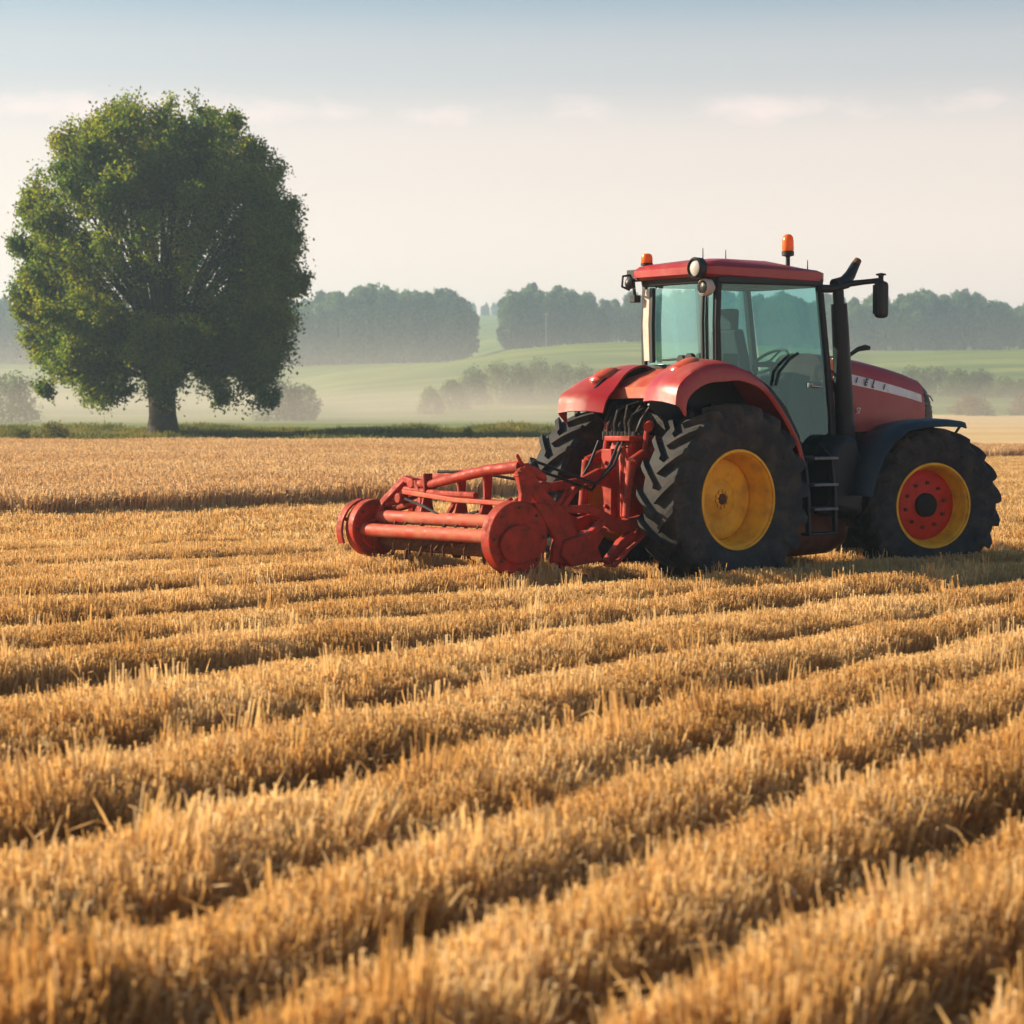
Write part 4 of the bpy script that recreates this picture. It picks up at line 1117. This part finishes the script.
# rear hitch: red tower, lift arms, hoses
ht = MB()
ht.prism([(-.70, .62), (-.30, .62), (-.28, 1.42), (-.66, 1.44), (-.72, 1.30)], -.27, .02)
ht.box((-.75, -.31, 1.40), (-.27, .05, 1.45)); ht.box((-.76, -.07, .70), (-.70, .08, 1.33)); ht.tube([(-.73, -.20, .7), (-.73, -.20, 1.36)], .03, n=10)
for z in (.8, 1.0, 1.2): ht.lathe([(.022, -.02), (.022, .02), (0, .02)], 'x', 6, c=(-.77, .0, z))
ht.bar([(-.72, -.24, 1.34), (-.74, -.25, 1.0)], .03, .06, (0, 1, 0))
ht.tube([(-.74, -.34, .60), (-.74, .24, .60)], .05, n=10)
hto = ht.build('hitch_tower', M_red_old, T, bevel=.018)
for (y0, y1) in ((-.36, -.40), (.19, .23)):
    la = MB()
    la.tube([(-.40, y0, 1.33), (-.62, y0, 1.28), (-.80, y1, 1.20)], [.05, .055, .06], n=12); la.tube([(-.80, y1, 1.22), (-.84, y1, .95), (-.86, y1, .72)], [.05, .042, .045], n=12)
    la.tube([(-.62, y0, 1.25), (-.58, y0, 1.52)], [.03, .025], n=8); la.tube([(-.60, y0 - .03, 1.53), (-.52, y0 + .03, 1.55)], .045, n=10)
    la.build('lift_arm', M_red_old, hto)
    lo = MB(); lo.bar([(-.20, y0, .62), (-.70, y1, .68), (-.95, y1, .62), (-1.25, y1 + .05, .80), (-1.62, y1 + .08, .80)], [.06, .07, .09, .06, .05], [.09, .10, .13, .08, .06], (0, 0, 1)); lo.build('drag_link', M_red_old, hto, bevel=.012)
hs = MB()
for i in range(9):
    y = -.30 + .075 * i
    p0 = Vector((-.30, y, 1.62 + .05 * rnd.random())); p1 = Vector((-.52 + rnd.uniform(-.1, .1), y * .8 + rnd.uniform(-.1, .1), 1.66 + rnd.uniform(-.05, .12))); p2 = Vector((-.60, y * .7, 1.44))
    hs.tube([p0, p0.lerp(p1, .6) + Vector((0, 0, .06)), p1, p1.lerp(p2, .5) + Vector((-.03, 0, 0)), p2], .017, n=7)
    hs.tube([p2 + Vector((0, 0, -.03)), p2 + Vector((0, 0, .05))], .028, n=8)
hs.box((-.34, -.34, 1.30), (-.16, .34, 1.72)); hs.box((-.46, -.2, 1.46), (-.3, .2, 1.58))
hs.build('hydraulic_hose', M_dark, T)

# ------------------------------------------------------------------ the red machine behind the tractor
IM = empty('rotary_mower', TR_O + Matrix.Rotation(TR_A, 3, 'Z') @ Vector((-2.1, .9, 0)), TR_A)
tag(IM, 'worn red rotary implement with round end discs hitched behind the tractor', 'farm implement')
IO = Vector((2.1, -.9, 0))
class IB(MB):
    """same shapes, written in the tractor's frame and shifted to the implement's base point"""
    def add(s, vs, fs): MB.add(s, [Vector(p) + IO for p in vs], fs)
YN, YF, XC, ZC = -.42, 1.76, -2.14, .57
def disc(y, r, sgn, label):
    d = IB(); d.lathe([(0, sgn * .03), (r * .96, sgn * .03), (r, sgn * .015), (r, -sgn * .10), (r * .95, -sgn * .12), (r * .95, -sgn * .05), (0, -sgn * .05)], 'y', 48, c=(XC, y, ZC))
    o = d.build('end_disc', M_red_old, IM, bevel=.006); o['label'] = label
    p = IB(); k = r * .60
    poly = [(XC - .02 + k * 1.12 * math.cos(a) * (1 if math.cos(a) > 0 else .95), ZC - .05 + k * .88 * math.sin(a)) for a in np.linspace(0, 2 * math.pi, 22)[:-1]]
    p.prism(poly, y + sgn * .032, y + sgn * .075); p.build('cover_plate', M_red_old, o, bevel=.012)
    bl = IB()
    for a in np.linspace(0, 2 * math.pi, 9)[:-1]: bl.lathe([(.016, 0), (.016, sgn * .02), (0, sgn * .02)], 'y', 6, c=(XC + r * .84 * math.cos(a), y + sgn * .031, ZC + r * .84 * math.sin(a)))
    bl.build('disc_bolts', M_rust, o)
disc(YN, .325, -1, 'near round end disc with a bolted cover plate')
disc(YF, .275, -1, 'far round end disc')
for (x, z, r, nm) in ((XC + .02, .70, .062, 'upper'), (XC - .14, .58, .062, 'lower')):
    t = IB(); t.tube([(x, YN + .05, z), (x, YF - .02, z - .02)], r, n=18); t.build('cross_tube', M_red_dusty, IM)
rt = IB(); rt.tube([(XC + .08, YN + .04, .47), (XC + .08, YF - .02, .47)], .10, n=16); rto = rt.build('rotor', M_rust, IM)
for i in range(22):
    y = YN + .12 + (YF - YN - .22) * i / 21; a = i * 2.2
    ti = IB(); d = Vector((math.cos(a), 0, math.sin(a)))
    c0 = Vector((XC + .08, y, .47)); p1 = c0 + d * .15; p2 = c0 + d * .20 + Vector((-d.z, .15, d.x)) * .06
    ti.bar([c0 + d * .08, p1, p2], .035, .014, (0, 1, .2)); ti.build('tine', M_rust, rto)
# frame: near headstock, curved top beam, far trestle, rear cover rails
hd_ = IB()
hd_.bar([(-2.04, -.36, 1.20), (-1.96, -.37, 1.05), (-1.84, -.38, .90), (-1.62, -.39, .70), (-1.50, -.40, .42)], .07, [.12, .13, .15, .19, .22], (1, 0, .6))
hd_.bar([(-2.06, -.37, 1.16), (-2.02, -.38, .95), (-2.06, -.40, .72)], .06, [.12, .11, .14], (1, 0, 0))
hd_.prism([(-2.12, 1.12), (-2.02, 1.22), (-1.92, 1.19), (-1.80, 1.12), (-1.79, 1.06), (-1.92, 1.10), (-2.08, 1.06)], -.41, -.32)
hd_.bar([(-2.02, -.36, 1.18), (-2.10, -.36, 1.30)], .03, .03, (0, 1, 0))
hd_.prism([(-1.98, .88), (-1.80, .86), (-1.50, .42), (-1.46, .34), (-1.78, .34), (-1.74, .55)], -.46, -.40)
hd_.build('headstock', M_red_old, IM, bevel=.012)
tb = IB()
tb.tube([(-2.04, -.34, 1.19), (-2.08, .1, 1.15), (-2.06, .6, 1.07), (-2.0, 1.05, 1.0), (-1.95, 1.45, .99)], [.055, .05, .046, .042, .042], n=12)
tb.tube([(-2.04, -.30, 1.17), (-1.92, .4, 1.14), (-1.86, 1.0, 1.08), (-1.88, 1.45, 1.02)], [.035, .034, .034, .034], n=10)
tb.tube([(-2.05, .30, .92), (-2.03, .9, .92), (-1.98, 1.5, .94)], .03, n=10)
tbo = tb.build('top_beam', M_red_old, IM)
sh = IB(); sh.bar([(-2.02, -.30, .86), (-2.02, .6, .87), (-1.98, 1.45, .92)], .14, .045, (0, 0, 1)); sh.build('rear_rail', M_red_dusty, IM, bevel=.01)
tz = IB()
A_ = (-1.94, 1.54, 1.04)
tz.bar([(-2.20, 1.76, .60), (-2.10, 1.68, .82), A_], .05, [.10, .09, .10], (0, 1, 0)); tz.bar([(-1.74, 1.72, .60), (-1.80, 1.63, .85), A_], .05, [.09, .08, .10], (0, 1, 0))
tz.bar([A_, (-1.97, 1.30, 1.00), (-2.0, 1.18, .88), (-2.02, 1.18, .66)], .06, .09, (1, 0, 0)); tz.tube([(-2.1, 1.65, .80), (-1.85, 1.43, .86), (-1.9, 1.18, .98)], .03, n=8)
tz.tube([(-2.05, 1.73, .72), (-2.0, 1.38, .80), (-1.98, 1.03, .90)], .035, n=8)
for (x, y, z) in ((-1.97, 1.36, 1.0), (-1.96, 1.10, 1.0), (-2.05, 1.46, .86)): tz.lathe([(.05, -.05), (.05, .05), (0, .05)], 'x', 12, c=(x, y, z))
tz.build('trestle', M_red_old, IM, bevel=.01)
for (y, w) in ((.55, .11), (1.08, .09), (.16, .06)):
    br = IB(); br.prism([(-2.10, .74), (-1.94, .74), (-1.98, .9), (-1.96, 1.10), (-2.06, 1.10), (-2.05, .9)], y, y + .03); br.bar([(-2.02, y + .015, .92), (-2.02, y + .015 + w, .82), (-2.02, y + w * 2.2, .70)], .04, .04, (1, 0, 0)); br.build('hanger_plate', M_red_old, IM, bevel=.008)
hp = IB()
for y in (-.22, -.12):
    hp.tube([(-2.14, y, .50), (-2.22, y, .62), (-2.18, y, .76), (-2.04, y + .02, .84), (-1.94, y + .04, .90)], .02, n=8)
hp.build('hose_loop', M_red_old, IM)
hl = IB()
for q, y in enumerate((-.33, -.27, .02)):
    hl.tube([(-2.02, y + .9 * (q == 2), 1.12), (-1.88, y + .5 * (q == 2), 1.24 - .06 * q), (-1.5, y, 1.12 - .05 * q), (-1.1, y + .08, 1.02 - .06 * q), (-.85, y + .12, 1.18), (-.72, y + .14, 1.40)], .014, n=7)
hl.tube([(-2.10, .2, .78), (-2.16, .6, .70), (-2.12, 1.0, .80), (-2.06, 1.4, .86)], .013, n=6)
hl.build('hydraulic_line', M_black, IM)
ch = IB()
for q in range(16): ch.tube([(-1.70 + .028 * q, -.30, .92 - .055 * math.sin(math.pi * q / 15) + .006 * q), (-1.685 + .028 * q, -.30 + .012 * (-1) ** q, .925 - .055 * math.sin(math.pi * q / 15) + .006 * q)], .011, n=6)
ch.build('chain', M_rust, IM)
for y in (.1, .42, .60, .95, 1.2, 1.52):
    sp_ = IB(); sp_.tube([(-2.16, y, .66), (-2.22, y + .06, .56), (-2.24, y + .12, .44), (-2.22, y + .14, .36)], .010, n=6); sp_.build('spring_tine', M_rust, IM)
# guard hoop beyond the far disc
gh = IB()
arc = [(XC + .29 * math.cos(a) - .02, YF + .15, .55 + .29 * math.sin(a)) for a in np.linspace(R_(60), R_(205), 12)]
gh.bar(arc, .09, .022, (1, 0, .01)); gh.bar([arc[7], (XC - .2, YF, .56)], .03, .03, (0, 0, 1)); gh.bar([arc[0], (XC + .1, YF, .78)], .05, .022, (0, 0, 1))
gh.build('guard_hoop', M_red_old, IM, bevel=.004)
# links to the tractor
ul_ = IB(); ul_.bar([(-.76, -.12, 1.06), (-.98, -.14, 1.08), (-1.2, -.16, 1.03), (-1.62, -.22, 1.0), (-1.76, -.26, 1.0)], [.07, .07, .06, .06, .08], [.20, .15, .09, .08, .12], (0, 0, 1)); ul_.lathe([(.06, -.07), (.06, .07), (0, .07)], 'y', 14, c=(-1.76, -.26, 1.0)); ul_.build('top_link', M_red_old, IM, bevel=.012)
for y in (-.34, .20):
    ll = IB(); ll.bar([(-1.80, y, .60), (-1.62, y, .78), (-1.42, y, .99)], .05, [.10, .08, .06], (0, 1, 0)); ll.bar([(-1.66, y, .80), (-1.52, y, .97)], .03, .03, (0, 1, 0)); ll.build('brace', M_red_old, IM, bevel=.008)
sk = IB()
sk.prism([(-1.66, .54), (-1.40, .58), (-1.20, .64), (-1.16, .62), (-1.28, .46), (-1.22, .34), (-1.58, .30), (-1.70, .40)], -.50, -.30); sk.bar([(-1.42, -.47, .54), (-1.22, -.50, .70)], .09, .05, (0, 0, 1))
sk.bar([(-1.62, -.40, .46), (-1.62, -.40, .22), (-1.25, -.40, .16)], .09, .03, (0, 1, 0))
sk.build('skid_shoe', M_red_old, IM, bevel=.012)
bl_ = IB(); bl_.bar([(-1.12, -.46, .28), (-.95, -.48, .44), (-.70, -.50, .62)], .20, .018, (0, 0, 1)); bl_.bar([(-1.10, -.40, .30), (-.95, -.42, .48), (-.82, -.44, .56)], .09, .08, (0, 0, 1)); bl_.build('share_blade', M_red_old, IM, bevel=.006)
